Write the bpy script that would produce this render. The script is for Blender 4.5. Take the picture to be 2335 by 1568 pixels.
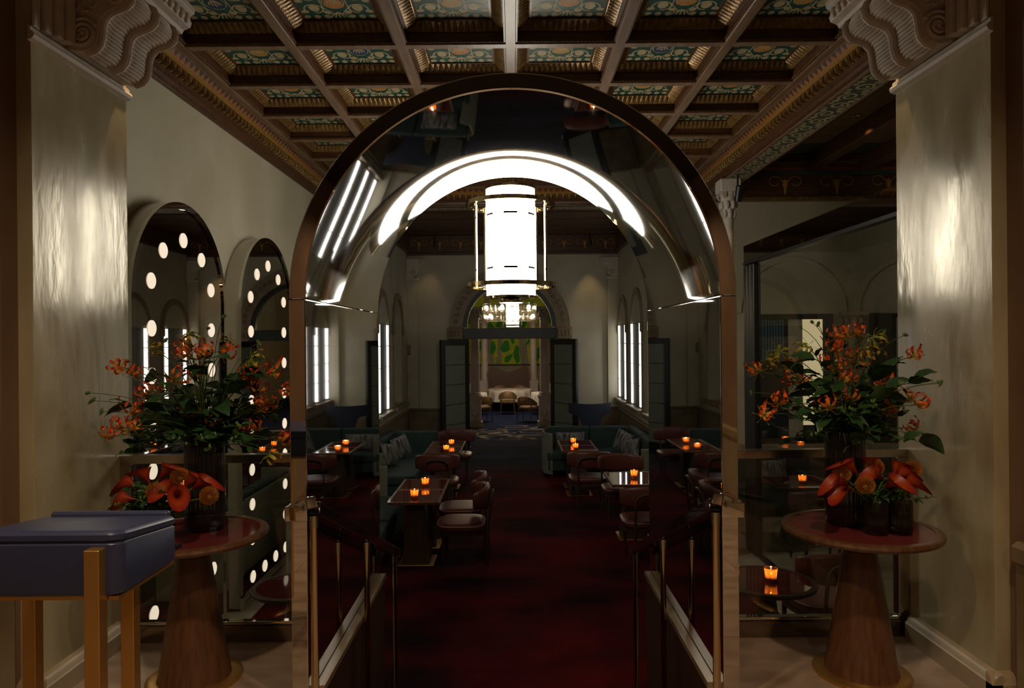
import bpy, bmesh, math, random
from mathutils import Vector, Matrix, Euler
random.seed(7)
R = math.radians
PI = math.pi
sc = bpy.context.scene
for o in list(bpy.data.objects):
    bpy.data.objects.remove(o)
COL = sc.collection

# ---------------------------------------------------------------- camera
FPX, VX, VY, HC = 1608.0, 1170.0, 775.0, 1.6      # focal length and vanishing point in photo pixels, eye height
cam_d = bpy.data.cameras.new('camera'); cam = bpy.data.objects.new('camera', cam_d); COL.objects.link(cam)
cam_d.sensor_width = 36; cam_d.lens = 36 * FPX / 2335
cam_d.shift_x = -(VX - 1167.5) / 2335; cam_d.shift_y = -(784 - VY) / 2335
cam.location = (0, 0, HC); cam.rotation_euler = (R(90), R(0.5), 0)
cam_d.clip_start = 0.05; cam_d.clip_end = 100
sc.camera = cam

# ---------------------------------------------------------------- world, exposure, lights of the place
w = bpy.data.worlds.new('world'); sc.world = w; w.use_nodes = True
w.node_tree.nodes['Background'].inputs[0].default_value = (0.9, 0.8, 0.65, 1)
w.node_tree.nodes['Background'].inputs[1].default_value = 0.0
sc.view_settings.view_transform = 'Standard'; sc.view_settings.look = 'None'
sc.view_settings.exposure = 0.08; sc.view_settings.gamma = 1.0; sc.view_settings.use_curve_mapping = False

def light(name, kind, loc, power, color=(1, .78, .55), aim=None, size=.3, size_y=None, angle=60, blend=.6):
    d = bpy.data.lights.new(name, kind); d.energy = power; d.color = color
    if kind == 'AREA':
        d.shape = 'RECTANGLE' if size_y else 'DISK'; d.size = size
        if size_y: d.size_y = size_y
    if kind == 'SPOT':
        d.spot_size = R(angle); d.spot_blend = blend; d.shadow_soft_size = size
    if kind == 'POINT': d.shadow_soft_size = size
    o = bpy.data.objects.new(name, d); COL.objects.link(o); o.location = loc
    if aim is not None:
        o.rotation_euler = (Vector(aim) - Vector(loc)).to_track_quat('-Z', 'Y').to_euler()
    return o
ZD = -0.90                                             # floor of the sunken dining room
LAMP_E = 18.0
STRIP_E = 3.2
WARM = (1, .72, .45)
# entrance hall the camera stands in: its ceiling downlights, above and behind the camera, out of the picture
for nm, hx, hy, hp in (('left', -1.1, 1.3, 110), ('right', 1.1, 1.3, 110), ('rear_left', -1.1, -1.6, 115), ('rear_right', 1.1, -1.6, 115)):
    light('hall_downlight_%s_offscreen' % nm, 'SPOT', (hx, hy, 3.45), hp, WARM, (hx*.95, hy+.25, 0), .08, angle=135, blend=.8)
# every other light, bar one added cream glow in the aisle, comes from a lamp, candle or lit window strip that the picture shows (see their builders)

# ---------------------------------------------------------------- helpers
class MB:
    def __init__(s): s.v = []; s.f = []; s.t = []
    def add(s, vs, fs, t=None):
        n = len(s.v); s.v += [tuple(v) for v in vs]; s.f += [tuple(i + n for i in f) for f in fs]
        s.t += list(t) if t is not None else [0.0] * len(vs); return s
    def box(s, x0, x1, y0, y1, z0, z1):
        return s.add([(x0,y0,z0),(x1,y0,z0),(x1,y1,z0),(x0,y1,z0),(x0,y0,z1),(x1,y0,z1),(x1,y1,z1),(x0,y1,z1)],
                     [(0,3,2,1),(4,5,6,7),(0,1,5,4),(1,2,6,5),(2,3,7,6),(3,0,4,7)])
    def bar(s, p, q, wx, wz):
        p, q = Vector(p), Vector(q); d = (q - p).normalized()
        up = Vector((0,0,1)) if abs(d.z) < .95 else Vector((0,1,0))
        a = d.cross(up).normalized() * wx / 2; b = a.cross(d).normalized() * wz / 2
        vs = [p-a-b, p+a-b, p+a+b, p-a+b, q-a-b, q+a-b, q+a+b, q-a+b]
        return s.add(vs, [(0,1,2,3),(7,6,5,4),(0,4,5,1),(1,5,6,2),(2,6,7,3),(3,7,4,0)])
    def prism(s, poly, axis, a, b):
        n = len(poly)
        def pt(u, v, k): return {'x': (k,u,v), 'y': (u,k,v), 'z': (u,v,k)}[axis]
        vs = [pt(u,v,a) for u,v in poly] + [pt(u,v,b) for u,v in poly]
        fs = [tuple(range(n))[::-1], tuple(range(n, 2*n))] + [(i,(i+1)%n,n+(i+1)%n,n+i) for i in range(n)]
        return s.add(vs, fs)
    def loops(s, rings, closed=True, cap0=True, cap1=True, t=None):
        n = len(rings[0]); vs = [p for r in rings for p in r]; fs = []
        for i in range(len(rings)-1):
            for j in range(n if closed else n-1):
                k = (j+1) % n
                fs.append((i*n+j, i*n+k, (i+1)*n+k, (i+1)*n+j))
        if cap0 and closed: fs.append(tuple(range(n))[::-1])
        if cap1 and closed: fs.append(tuple((len(rings)-1)*n + j for j in range(n)))
        tt = None if t is None else [t[i] for i in range(len(rings)) for _ in range(n)]
        return s.add(vs, fs, tt)
    def tube(s, path, r, seg=8, closed=False, t=None):
        P_ = [Vector(p) for p in path]; n = len(P_); rings = []
        rr = r if isinstance(r, (list, tuple)) else [r]*n
        pa = None
        for i in range(n):
            d = (P_[(i+1)%n]-P_[i-1]) if closed else (P_[min(i+1,n-1)]-P_[max(i-1,0)])
            d.normalize()
            if pa is None:
                up = Vector((0,0,1)) if abs(d.z) < .9 else Vector((1,0,0)); a = d.cross(up).normalized()
            else:
                a = (pa - d*pa.dot(d)); a = a.normalized() if a.length > 1e-6 else d.orthogonal().normalized()
            pa = a; b = d.cross(a)
            rings.append([P_[i] + a*rr[i]*math.cos(2*PI*j/seg) + b*rr[i]*math.sin(2*PI*j/seg) for j in range(seg)])
        if closed: rings.append(rings[0]); return s.loops(rings, True, False, False)
        return s.loops(rings, t=t)
    def lathe(s, prof, seg=32, c=(0,0,0), rib=0, ribn=0, cap0=True, cap1=True):
        rings = []
        for r, z in prof:
            rings.append([(c[0]+(r+(rib*math.cos(ribn*2*PI*j/seg) if r > .01 else 0))*math.cos(2*PI*j/seg),
                           c[1]+(r+(rib*math.cos(ribn*2*PI*j/seg) if r > .01 else 0))*math.sin(2*PI*j/seg), c[2]+z) for j in range(seg)])
        return s.loops(rings, True, cap0, cap1)
    def ball(s, c, r, seg=10, ring=6):
        if not isinstance(r, (tuple, list)): r = (r, r, r)
        rs = []
        for i in range(ring+1):
            th = PI*(.02 + .96*i/ring)
            rs.append([(c[0]+r[0]*math.sin(th)*math.cos(2*PI*j/seg), c[1]+r[1]*math.sin(th)*math.sin(2*PI*j/seg), c[2]-r[2]*math.cos(th)) for j in range(seg)])
        return s.loops(rs)
    def xf(s, m):
        s.v = [tuple(m @ Vector(v)) for v in s.v]; return s
    def mesh(s, name, mat, bevel=0, bseg=2, smooth=True, ang=35):
        me = bpy.data.meshes.new(name); me.from_pydata(s.v, [], s.f)
        if any(s.t):
            at = me.attributes.new('tint', 'FLOAT', 'POINT'); at.data.foreach_set('value', s.t)
        if bevel:
            bm = bmesh.new(); bm.from_mesh(me)
            es = [e for e in bm.edges if len(e.link_faces) == 2 and e.calc_face_angle(0) > R(30)]
            bmesh.ops.bevel(bm, geom=es, offset=bevel, segments=bseg, profile=.5, affect='EDGES', clamp_overlap=True)
            bm.to_mesh(me); bm.free()
        me.validate()
        if smooth:
            me.polygons.foreach_set('use_smooth', [True]*len(me.polygons)); me.set_sharp_from_angle(angle=R(ang))
        if mat: me.materials.append(mat)
        return me
    def build(s, name, mat, parent=None, bevel=0, bseg=2, smooth=True, ang=35, loc=None, rot=None):
        o = put(name, s.mesh(name, mat, bevel, bseg, smooth, ang), parent, loc, rot)
        if bevel and smooth:
            wn = o.modifiers.new('weighted_normals', 'WEIGHTED_NORMAL'); wn.keep_sharp = True; wn.weight = 100
        return o

def put(name, me, parent=None, loc=None, rot=None):
    o = bpy.data.objects.new(name, me); COL.objects.link(o); o.parent = parent
    if loc is not None: o.location = loc
    if rot is not None: o.rotation_euler = rot
    return o
def tag(o, label=None, cat=None, group=None, kind=None):
    if label: o['label'] = label
    if cat: o['category'] = cat
    if group: o['group'] = group
    if kind: o['kind'] = kind
    return o
def thing(name, label, cat, loc=(0,0,0), rz=0, group=None):
    o = bpy.data.objects.new(name, None); COL.objects.link(o); o.empty_display_size = .1
    o.location = loc; o.rotation_euler = (0,0,rz)
    return tag(o, label, cat, group)
def struct(name, label=None, cat='structure'):
    o = bpy.data.objects.new(name, None); COL.objects.link(o); o.empty_display_size = .1
    return tag(o, label, cat, None, 'structure')
def kids(o): return [c for c in bpy.data.objects if c.parent == o]
def dup(root, loc, rz=0, label=None, group=None):
    r = root.copy(); COL.objects.link(r); r.location = loc; r.rotation_euler = (0,0,rz)
    if label: r['label'] = label
    if group: r['group'] = group
    for ch in root.children:
        c = ch.copy(); COL.objects.link(c); c.parent = r
        for g in ch.children:
            d = g.copy(); COL.objects.link(d); d.parent = c
    return r
def P(x, y, Y): return Vector(((x-VX)/FPX*Y, Y, HC + (VY-y)/FPX*Y))   # photo pixel + distance -> place
def arc(cx, cz, r, a0, a1, n): return [(cx + r*math.cos(R(a0+(a1-a0)*i/n)), cz + r*math.sin(R(a0+(a1-a0)*i/n))) for i in range(n+1)]

# ---------------------------------------------------------------- materials
def newmat(name):
    m = bpy.data.materials.new(name); m.use_nodes = True
    nt = m.node_tree; b = nt.nodes['Principled BSDF']; return m, nt, b
def pm(name, c1, c2=None, scale=6, rough=.5, metal=0, bump=0, bscale=None, stretch=(1,1,1), spec=.5, coat=0, detail=4, r2=None, emit=0, ecol=None):
    m, nt, b = newmat(name)
    b.inputs['Base Color'].default_value = (*c1, 1); b.inputs['Roughness'].default_value = rough
    b.inputs['Metallic'].default_value = metal; b.inputs['Specular IOR Level'].default_value = spec
    b.inputs['Coat Weight'].default_value = coat; b.inputs['Coat Roughness'].default_value = .05
    if emit:
        b.inputs['Emission Color'].default_value = (*(ecol or c1), 1); b.inputs['Emission Strength'].default_value = emit
    if c2 or bump or r2:
        tc = nt.nodes.new('ShaderNodeTexCoord'); mp = nt.nodes.new('ShaderNodeMapping'); mp.inputs['Scale'].default_value = stretch
        nt.links.new(tc.outputs['Object'], mp.inputs[0])
        nz = nt.nodes.new('ShaderNodeTexNoise'); nz.inputs['Scale'].default_value = scale; nz.inputs['Detail'].default_value = detail
        nt.links.new(mp.outputs[0], nz.inputs['Vector'])
        if c2:
            cr = nt.nodes.new('ShaderNodeValToRGB'); cr.color_ramp.elements[0].position = .35; cr.color_ramp.elements[1].position = .65
            cr.color_ramp.elements[0].color = (*c1,1); cr.color_ramp.elements[1].color = (*c2,1)
            nt.links.new(nz.outputs[0], cr.inputs[0]); nt.links.new(cr.outputs[0], b.inputs['Base Color'])
        if r2:
            mr = nt.nodes.new('ShaderNodeMapRange'); mr.inputs[1].default_value = .3; mr.inputs[2].default_value = .7
            mr.inputs[3].default_value = rough; mr.inputs[4].default_value = r2
            nt.links.new(nz.outputs[0], mr.inputs[0]); nt.links.new(mr.outputs[0], b.inputs['Roughness'])
        if bump:
            n2 = nt.nodes.new('ShaderNodeTexNoise'); n2.inputs['Scale'].default_value = bscale or scale*4; n2.inputs['Detail'].default_value = 4
            nt.links.new(mp.outputs[0], n2.inputs['Vector'])
            bp = nt.nodes.new('ShaderNodeBump'); bp.inputs['Strength'].default_value = bump; bp.inputs['Distance'].default_value = .01 if name != 'polished_plaster' else .004
            nt.links.new(n2.outputs[0], bp.inputs['Height']); nt.links.new(bp.outputs[0], b.inputs['Normal'])
    return m
def emis(name, col, st):
    m, nt, b = newmat(name); nt.nodes.remove(b)
    e = nt.nodes.new('ShaderNodeEmission'); e.inputs[0].default_value = (*col,1); e.inputs[1].default_value = st
    nt.links.new(e.outputs[0], nt.nodes['Material Output'].inputs[0]); return m
def glass(name, tint=(1,1,1), ior=1.45, rough=0.0, gloss=(1,1,1)):
    m, nt, b = newmat(name); nt.nodes.remove(b)
    tr = nt.nodes.new('ShaderNodeBsdfTransparent'); tr.inputs[0].default_value = (*tint,1)
    gl = nt.nodes.new('ShaderNodeBsdfGlossy'); gl.inputs['Roughness'].default_value = rough; gl.inputs[0].default_value = (*gloss,1)
    fr = nt.nodes.new('ShaderNodeFresnel'); fr.inputs[0].default_value = ior
    ge = nt.nodes.new('ShaderNodeNewGeometry'); mi = nt.nodes.new('ShaderNodeMapRange')      # same reflectance entering and leaving the pane
    mi.inputs[3].default_value = ior; mi.inputs[4].default_value = 1/ior
    nt.links.new(ge.outputs['Backfacing'], mi.inputs[0]); nt.links.new(mi.outputs[0], fr.inputs[0])
    mx = nt.nodes.new('ShaderNodeMixShader')
    nt.links.new(fr.outputs[0], mx.inputs[0]); nt.links.new(tr.outputs[0], mx.inputs[1]); nt.links.new(gl.outputs[0], mx.inputs[2])
    nt.links.new(mx.outputs[0], nt.nodes['Material Output'].inputs[0]); return m
def tinted(name, stops, rough=.5, spec=.4, trans=0):
    m, nt, b = newmat(name); b.inputs['Roughness'].default_value = rough; b.inputs['Specular IOR Level'].default_value = spec
    a = nt.nodes.new('ShaderNodeAttribute'); a.attribute_name = 'tint'
    cr = nt.nodes.new('ShaderNodeValToRGB'); el = cr.color_ramp.elements
    el[0].position, el[0].color = stops[0][0], (*stops[0][1],1); el[1].position, el[1].color = stops[-1][0], (*stops[-1][1],1)
    for p_, c_ in stops[1:-1]:
        e = el.new(p_); e.color = (*c_,1)
    nt.links.new(a.outputs['Fac'], cr.inputs[0]); nt.links.new(cr.outputs[0], b.inputs['Base Color']); return m

M = {}
M['plaster'] = pm('polished_plaster', (.31,.265,.16), (.44,.385,.25), 4.5, .11, 0, .40, 16, (1,1,.35), .55, r2=.32, detail=9)
M['wallpaint'] = pm('wall_plaster', (.42,.38,.265), (.50,.46,.34), 1.6, .6, 0, .12, 14)
M['plaster'].node_tree.nodes['Principled BSDF'].inputs['Specular Tint'].default_value = (1, .88, .62, 1)
M['hallwall'] = pm('hall_plaster', (.17,.10,.06), (.21,.13,.08), 2, .55, 0, .1, 10)
M['carved'] = pm('carved_stone', (.50,.44,.37), (.58,.52,.45), 9, .6, 0, .15, 40)
M['stone'] = pm('beige_stone', (.30,.225,.14), (.38,.30,.20), 4, .4, 0, .05, 20)
M['archstone'] = pm('archivolt_stone', (.19,.135,.075), (.27,.20,.12), 6, .5, 0, .1, 40)
M['wains'] = pm('wainscot_marble', (.16,.115,.06), (.25,.185,.105), 3, .35, 0, .05, 12)
M['floor'] = pm('floor_marble', (.25,.17,.12), (.38,.28,.21), 3.5, .32, 0, .02, 14, (1,2.2,1), detail=8)
M['floor2'] = pm('lower_floor_stone', (.30,.25,.18), (.38,.33,.25), 3, .4, 0, 0, None, (1,2,1))
M['hallceil'] = pm('hall_ceiling_wood', (.016,.010,.007), (.024,.015,.010), 3, .6)
M['beamwood'] = pm('beam_wood', (.15,.085,.045), (.23,.14,.08), 5, .42, 0, .15, 30, (4,.6,4))
M['darkwood'] = pm('dark_ceiling_wood', (.055,.020,.007), (.11,.044,.015), 6, .4, 0, .1, 30, (.6,6,6))
M['goldwood'] = pm('gilded_carving', (.17,.092,.026), (.30,.17,.055), 14, .34, .35, .3, 60)
M['goldline'] = pm('gold_fillet', (.42,.23,.03), None, 5, .35, .3)
M['coffgreen'] = pm('coffer_green', (.008,.055,.042), (.012,.08,.055), 10, .5)
M['cream'] = pm('painted_cream', (.36,.29,.155), (.44,.36,.20), 20, .6)
M['orange'] = pm('painted_orange', (.40,.13,.02), (.5,.2,.03), 20, .6)
M['blue'] = pm('painted_blue', (.012,.03,.09), (.018,.04,.12), 20, .6)
M['ochre'] = pm('painted_ochre', (.42,.22,.03), None, 20, .6)
M['sawor'] = pm('sawtooth_orange', (.26,.105,.022), None, 20, .55)
M['paintgreen'] = pm('painted_dull_green', (.06,.075,.05), None, 20, .6)
M['paintred'] = pm('painted_red', (.28,.05,.015), None, 20, .6)
M['steel'] = pm('polished_steel', (.70,.68,.64), None, 3, .025, 1.0)
M['steelsat'] = pm('satin_steel', (.52,.48,.42), None, 3, .16, 1.0)
M['mirror'] = pm('mirror_silver', (.62,.58,.52), None, 3, .008, 1.0)
M['bronze'] = pm('bronze_mirror', (.30,.25,.20), None, 3, .03, 1.0)
M['brass'] = pm('polished_brass', (.62,.50,.30), None, 3, .1, 1.0)
M['railglass'] = pm('dark_acrylic_rail', (.012,.008,.008), None, 3, .06, 0, spec=.7, coat=.6)
M['gold'] = pm('satin_gold', (.62,.36,.11), (.66,.39,.13), 8, .36, .9)
M['navy'] = pm('navy_lacquer', (.032,.042,.105), (.036,.047,.115), 4, .38, 0, .03, 200, spec=.5)
M['navycloth'] = pm('navy_fabric', (.010,.014,.032), (.014,.019,.042), 60, .8)
M['walnut'] = pm('walnut', (.085,.033,.014), (.14,.060,.027), 5, .38, 0, .08, 30, (9,9,.5), coat=.15)
M['walnutd'] = pm('dark_walnut', (.035,.018,.009), (.062,.032,.016), 5, .42, 0, .08, 30, (9,9,.5))
M['pltrim'] = pm('plinth_trim_wood', (.17,.115,.06), (.24,.17,.095), 5, .4, 0, .05, 30, (9,.6,9))
M['burgglass'] = pm('burgundy_glass', (.085,.013,.012), None, 3, .04, 0, spec=.6)
M['rosetop'] = pm('rose_glass', (.15,.024,.026), None, 3, .06, 0, spec=.6)
M['leather'] = pm('burgundy_leather', (.085,.020,.016), (.11,.028,.022), 30, .4, 0, .12, 160, spec=.5)
M['piping'] = pm('leather_piping', (.34,.20,.15), None, 3, .4)
M['tan'] = pm('tan_leather', (.17,.085,.03), (.21,.11,.042), 12, .5)
M['teal'] = pm('teal_velvet', (.012,.030,.026), (.020,.044,.038), 14, .75, 0, .1, 80)
M['sage'] = pm('sage_leather', (.15,.15,.105), (.18,.18,.13), 6, .5)
M['pillow'] = pm('striped_pillow', (.03,.03,.028), (.26,.25,.23), 26, .85, 0, .3, 90, (1,1,.22), detail=3)
M['black'] = pm('black_metal', (.012,.012,.012), None, 3, .4)
M['blackwood'] = pm('black_frame_wood', (.012,.011,.008), (.018,.016,.012), 8, .4)
M['doorpad'] = pm('grey_green_padding', (.16,.175,.135), (.185,.20,.155), 8, .5)
M['whitestone'] = pm('pale_column_stone', (.42,.36,.34), (.50,.44,.42), 5, .5)
M['cloth'] = pm('white_tablecloth', (.62,.58,.52), None, 5, .8)
M['cream_glow'] = emis('cream_wall_glow', (1, .78, .42), .55)  # emission put in to imitate a brightly lit cream wall
M['bluecloth'] = pm('blue_curtain', (.06,.14,.20), None, 3, .7)
M['unlitroom'] = pm('unlit_room_dark', (.012,.011,.010), None, 3, .05)  # near-black colour stands in for the darkness of an unlit room
M['dark'] = pm('dark_recess', (.012,.009,.007), None, 3, .6)
M['shade'] = emis('lit_lamp_shade', (1, .93, .79), LAMP_E)
M['strip'] = emis('lit_window_strip', (1, .97, .93), STRIP_E)
M['bulb'] = emis('frosted_bulb', (1, .82, .62), .9)
M['spotlit'] = emis('spot_reflector', (1, .62, .25), 1.3)
M['flame'] = emis('candle_flame', (1, .76, .42), 20)
M['clear'] = glass('clear_glass', (.93,.95,.93))
M['winec'] = glass('wine_glass', (.96,.97,.96), 1.5)
M['smoke'] = glass('smoked_ribbed_glass', (.50,.50,.53), 1.6, .10)
M['artgreen'] = pm('art_leaf_green', (.02,.30,.02), (.03,.42,.03), 5, .6)
M['artbg'] = pm('art_lime', (.50,.72,.01), (.72,.80,.02), 1.2, .6)
M['arttrunk'] = pm('art_trunk_grey', (.30,.29,.22), (.48,.46,.36), 4, .6, 0, 0, None, (3,3,.3))
M['artyellow'] = pm('art_yellow', (.85,.78,.05), None, 3, .6)
M['stem'] = pm('flower_stem', (.05,.10,.02), (.07,.14,.03), 30, .5)
M['leaf'] = pm('flower_leaf', (.014,.050,.014), (.030,.085,.024), 30, .38)
M['berry'] = pm('green_berry', (.09,.17,.03), None, 5, .35)
M['petal'] = tinted('lily_petal', [(0,(.30,.28,.02)),(.3,(.62,.22,.02)),(.7,(.72,.10,.015)),(1,(.62,.045,.02))], .45)
M['petalg'] = tinted('lily_petal_green', [(0,(.16,.24,.03)),(.6,(.36,.32,.03)),(1,(.50,.20,.02))], .45)
M['stamen'] = pm('stamen', (.30,.30,.06), None, 5, .5)
M['calla'] = tinted('calla_spathe', [(0,(.07,.004,.006)),(.35,(.22,.008,.008)),(.75,(.36,.05,.006)),(1,(.24,.010,.010))], .4)
M['protea'] = tinted('pincushion_spike', [(0,(.16,.04,.004)),(1,(.52,.19,.015))], .5)

# carpet: red that turns to deep blue towards the doors, with darker worn-looking dye patches
def carpet():
    m, nt, b = newmat('ombre_carpet'); b.inputs['Roughness'].default_value = .95; b.inputs['Specular IOR Level'].default_value = .1
    N = nt.nodes.new; L = nt.links.new
    tc = N('ShaderNodeTexCoord'); mp = N('ShaderNodeMapping'); mp.inputs['Scale'].default_value = (.6,1.1,1); L(tc.outputs['Object'], mp.inputs[0])
    n1 = N('ShaderNodeTexNoise'); n1.inputs['Scale'].default_value = 1.1; n1.inputs['Detail'].default_value = 5; L(mp.outputs[0], n1.inputs['Vector'])
    r = N('ShaderNodeValToRGB'); e = r.color_ramp.elements; e[0].position = .36; e[0].color = (.010,.0012,.003,1); e[1].position = .70; e[1].color = (.105,.003,.006,1)
    L(n1.outputs[0], r.inputs[0])
    b2 = N('ShaderNodeValToRGB'); e = b2.color_ramp.elements; e[0].position = .4; e[0].color = (.004,.006,.014,1); e[1].position = .7; e[1].color = (.012,.018,.042,1); L(n1.outputs[0], b2.inputs[0])
    sx = N('ShaderNodeSeparateXYZ'); L(tc.outputs['Object'], sx.inputs[0])
    ad = N('ShaderNodeMath'); ad.operation = 'MULTIPLY_ADD'; ad.inputs[1].default_value = 2.2; L(n1.outputs[0], ad.inputs[0]); L(sx.outputs['Y'], ad.inputs[2])
    mr = N('ShaderNodeMapRange'); mr.inputs[1].default_value = 14.2; mr.inputs[2].default_value = 15.4; L(ad.outputs[0], mr.inputs[0])
    mx = N('ShaderNodeMix'); mx.data_type = 'RGBA'; L(mr.outputs[0], mx.inputs[0]); L(r.outputs[0], mx.inputs[6]); L(b2.outputs[0], mx.inputs[7])
    L(mx.outputs[2], b.inputs['Base Color'])
    n2 = N('ShaderNodeTexNoise'); n2.inputs['Scale'].default_value = 260; L(tc.outputs['Object'], n2.inputs['Vector'])
    bp = N('ShaderNodeBump'); bp.inputs['Strength'].default_value = .5; bp.inputs['Distance'].default_value = .006; L(n2.outputs[0], bp.inputs['Height']); L(bp.outputs[0], b.inputs['Normal'])
    return m
M['carpet'] = carpet()
def bluecarpet():
    m, nt, b = newmat('patterned_blue_carpet'); b.inputs['Roughness'].default_value = .95; b.inputs['Specular IOR Level'].default_value = .1
    N = nt.nodes.new; L = nt.links.new
    tc = N('ShaderNodeTexCoord'); mp = N('ShaderNodeMapping'); mp.inputs['Scale'].default_value = (1.0,2.0,1); L(tc.outputs['Object'], mp.inputs[0])
    n1 = N('ShaderNodeTexNoise'); n1.inputs['Scale'].default_value = 1.5; n1.inputs['Detail'].default_value = 1; n1.inputs['Distortion'].default_value = 1.2; L(mp.outputs[0], n1.inputs['Vector']); n1.inputs['Scale'].default_value = .85
    r = N('ShaderNodeValToRGB'); e = r.color_ramp.elements; e[0].position = .475; e[0].color = (0,0,0,1); e[1].position = .49; e[1].color = (1,1,1,1)
    x = e.new(.52); x.color = (1,1,1,1); x = e.new(.535); x.color = (0,0,0,1); L(n1.outputs[0], r.inputs[0])
    sx = N('ShaderNodeSeparateXYZ'); L(tc.outputs['Object'], sx.inputs[0])
    g = N('ShaderNodeMapRange'); g.inputs[1].default_value = 17.6; g.inputs[2].default_value = 18.0; L(sx.outputs['Y'], g.inputs[0])
    h = N('ShaderNodeMapRange'); h.inputs[1].default_value = 20.8; h.inputs[2].default_value = 20.5; L(sx.outputs['Y'], h.inputs[0])
    k = N('ShaderNodeMath'); k.operation = 'MULTIPLY'; L(g.outputs[0], k.inputs[0]); L(h.outputs[0], k.inputs[1])
    k2 = N('ShaderNodeMath'); k2.operation = 'MULTIPLY'; L(k.outputs[0], k2.inputs[0]); L(r.outputs[0], k2.inputs[1])
    mx = N('ShaderNodeMix'); mx.data_type = 'RGBA'; L(k2.outputs[0], mx.inputs[0]); mx.inputs[6].default_value = (.010,.016,.045,1); mx.inputs[7].default_value = (.36,.31,.25,1)
    L(mx.outputs[2], b.inputs['Base Color']); return m
M['bluecarpet'] = bluecarpet()
def amber():                                            # mosaic glass that only passes on the light of the flame inside it
    m, nt, b = newmat('amber_mosaic_glass'); nt.nodes.remove(b)
    N = nt.nodes.new; L = nt.links.new
    tc = N('ShaderNodeTexCoord'); v = N('ShaderNodeTexVoronoi'); v.inputs['Scale'].default_value = 75; L(tc.outputs['Object'], v.inputs['Vector'])
    r = N('ShaderNodeValToRGB'); e = r.color_ramp.elements; e[0].position = .15; e[0].color = (1,.72,.36,1); e[1].position = .55; e[1].color = (.75,.33,.10,1); L(v.outputs['Distance'], r.inputs[0])
    tl = N('ShaderNodeBsdfTranslucent'); L(r.outputs[0], tl.inputs[0])
    tr = N('ShaderNodeBsdfTransparent'); L(r.outputs[0], tr.inputs[0])
    gl = N('ShaderNodeBsdfGlossy'); gl.inputs['Roughness'].default_value = .1
    m1 = N('ShaderNodeMixShader'); m1.inputs[0].default_value = .40; L(tl.outputs[0], m1.inputs[1]); L(tr.outputs[0], m1.inputs[2])
    m2 = N('ShaderNodeMixShader'); m2.inputs[0].default_value = .06; L(m1.outputs[0], m2.inputs[1]); L(gl.outputs[0], m2.inputs[2])
    L(m2.outputs[0], nt.nodes['Material Output'].inputs[0]); return m
M['amber'] = amber()

# ================================================================ STRUCTURE
XW, YB, X2, ZS, S = 2.70, 16.4, 2.45, 3.83, .83       # side wall, back wall, rear side walls, coffer beam soffit, coffer pitch
XJ, YJ0, YJ1 = 2.11, 3.10, 3.87                       # jamb of the wide opening between hall and room
DX = -.08                                             # centre line of the far doorway
def sbox(name, *b, mat, parent=None, bevel=0):
    o = MB().box(*b).build(name, mat, parent, bevel)
    if parent is None: tag(o, None, None, None, 'structure')
    return o

# hall floor: slab with marble tiles
hf = tag(MB().box(-2.3,2.3,-4,3.2,-.3,-.02).box(-2.3,-.995,3.2,3.9,-.3,-.02).box(.995,2.3,3.2,3.9,-.3,-.02).build('floor', M['dark']), 'beige marble floor of the entrance hall', 'floor', None, 'structure')
tw = .766
tile = MB().box(-tw/2+.0015,tw/2-.0015,-.36+.0015,.36-.0015,-.02,0).mesh('tile', M['floor'], .002, 1, smooth=False)
for i in range(6):
    for j in range(10):
        put('tile', tile, hf, (-2.3+tw*(i+.5), -4+.72*(j+.5), 0))
for sx in (-1, 1):
    a, b = sorted((sx*.995, sx*2.3)); 
    MB().box(a, b, 3.204, 3.9, -.02, 0).build('tile', M['floor'], hf, .002, 1)
MB().box(-.995,.995,3.204,3.215,-.02,0).build('threshold', M['steelsat'], hf)
tag(MB().box(-2.3,-.995,3.9,3.95,ZD,0).box(.995,2.3,3.9,3.95,ZD,0).build('wall_step', M['wains']), 'stone riser under the glass balustrade', 'wall', None, 'structure')
# hall shell
sbox('wall_hall_left', -2.4,-2.175,-4,YJ0,-.3,3.6, mat=M['hallwall'])
sbox('wall_hall_right', 2.175,2.4,-4,YJ0,-.3,3.6, mat=M['hallwall'])
sbox('wall_hall_back', -2.4,2.4,-4.2,-4,-.3,3.6, mat=M['hallceil'])
sbox('ceiling_hall', -2.4,2.4,-4.2,YJ0,3.5,3.7, mat=M['hallceil'])
for sx in (-1, 1):
    n = 'left' if sx < 0 else 'right'
    a, b = sorted((sx*2.175, sx*2.14))
    d = tag(MB().prism([(sx*2.175,0),(sx*2.145,0),(sx*2.145,.62),(sx*2.125,.64),(sx*2.125,.70),(sx*2.15,.72),(sx*2.175,.72)], 'y', -4, 3.02).build('wainscot_%s' % n, M['wains']), None, None, None, 'structure')
# jambs and header between hall and sunken room
for sx in (-1, 1):
    n = 'left' if sx < 0 else 'right'
    a, b = sorted((sx*XJ, sx*(2.95 if sx<0 else 5.9)))
    jw = sbox('wall_jamb_%s' % n, a, b, YJ0, YJ1, ZD, 4.3, mat=M['plaster'], bevel=.004)
    # baseboard along the reveal, stone, with a moulded top
    prof = [(0,0),(.045,0),(.045,.085),(.036,.095),(.030,.112),(.014,.125),(0,.13)]
    bb = MB().prism([(sx*(XJ-u), v) for u, v in prof], 'y', YJ0-.045, 3.74)
    bb.prism([(YJ0-u, v) for u, v in prof], 'x', sx*(XJ-.045), sx*2.175)
    tag(bb.build('baseboard_%s' % n, M['stone']), None, None, None, 'structure')
sbox('wall_header', -XJ, XJ, YJ0, YJ1, 3.52, 4.3, mat=M['plaster'])

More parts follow.
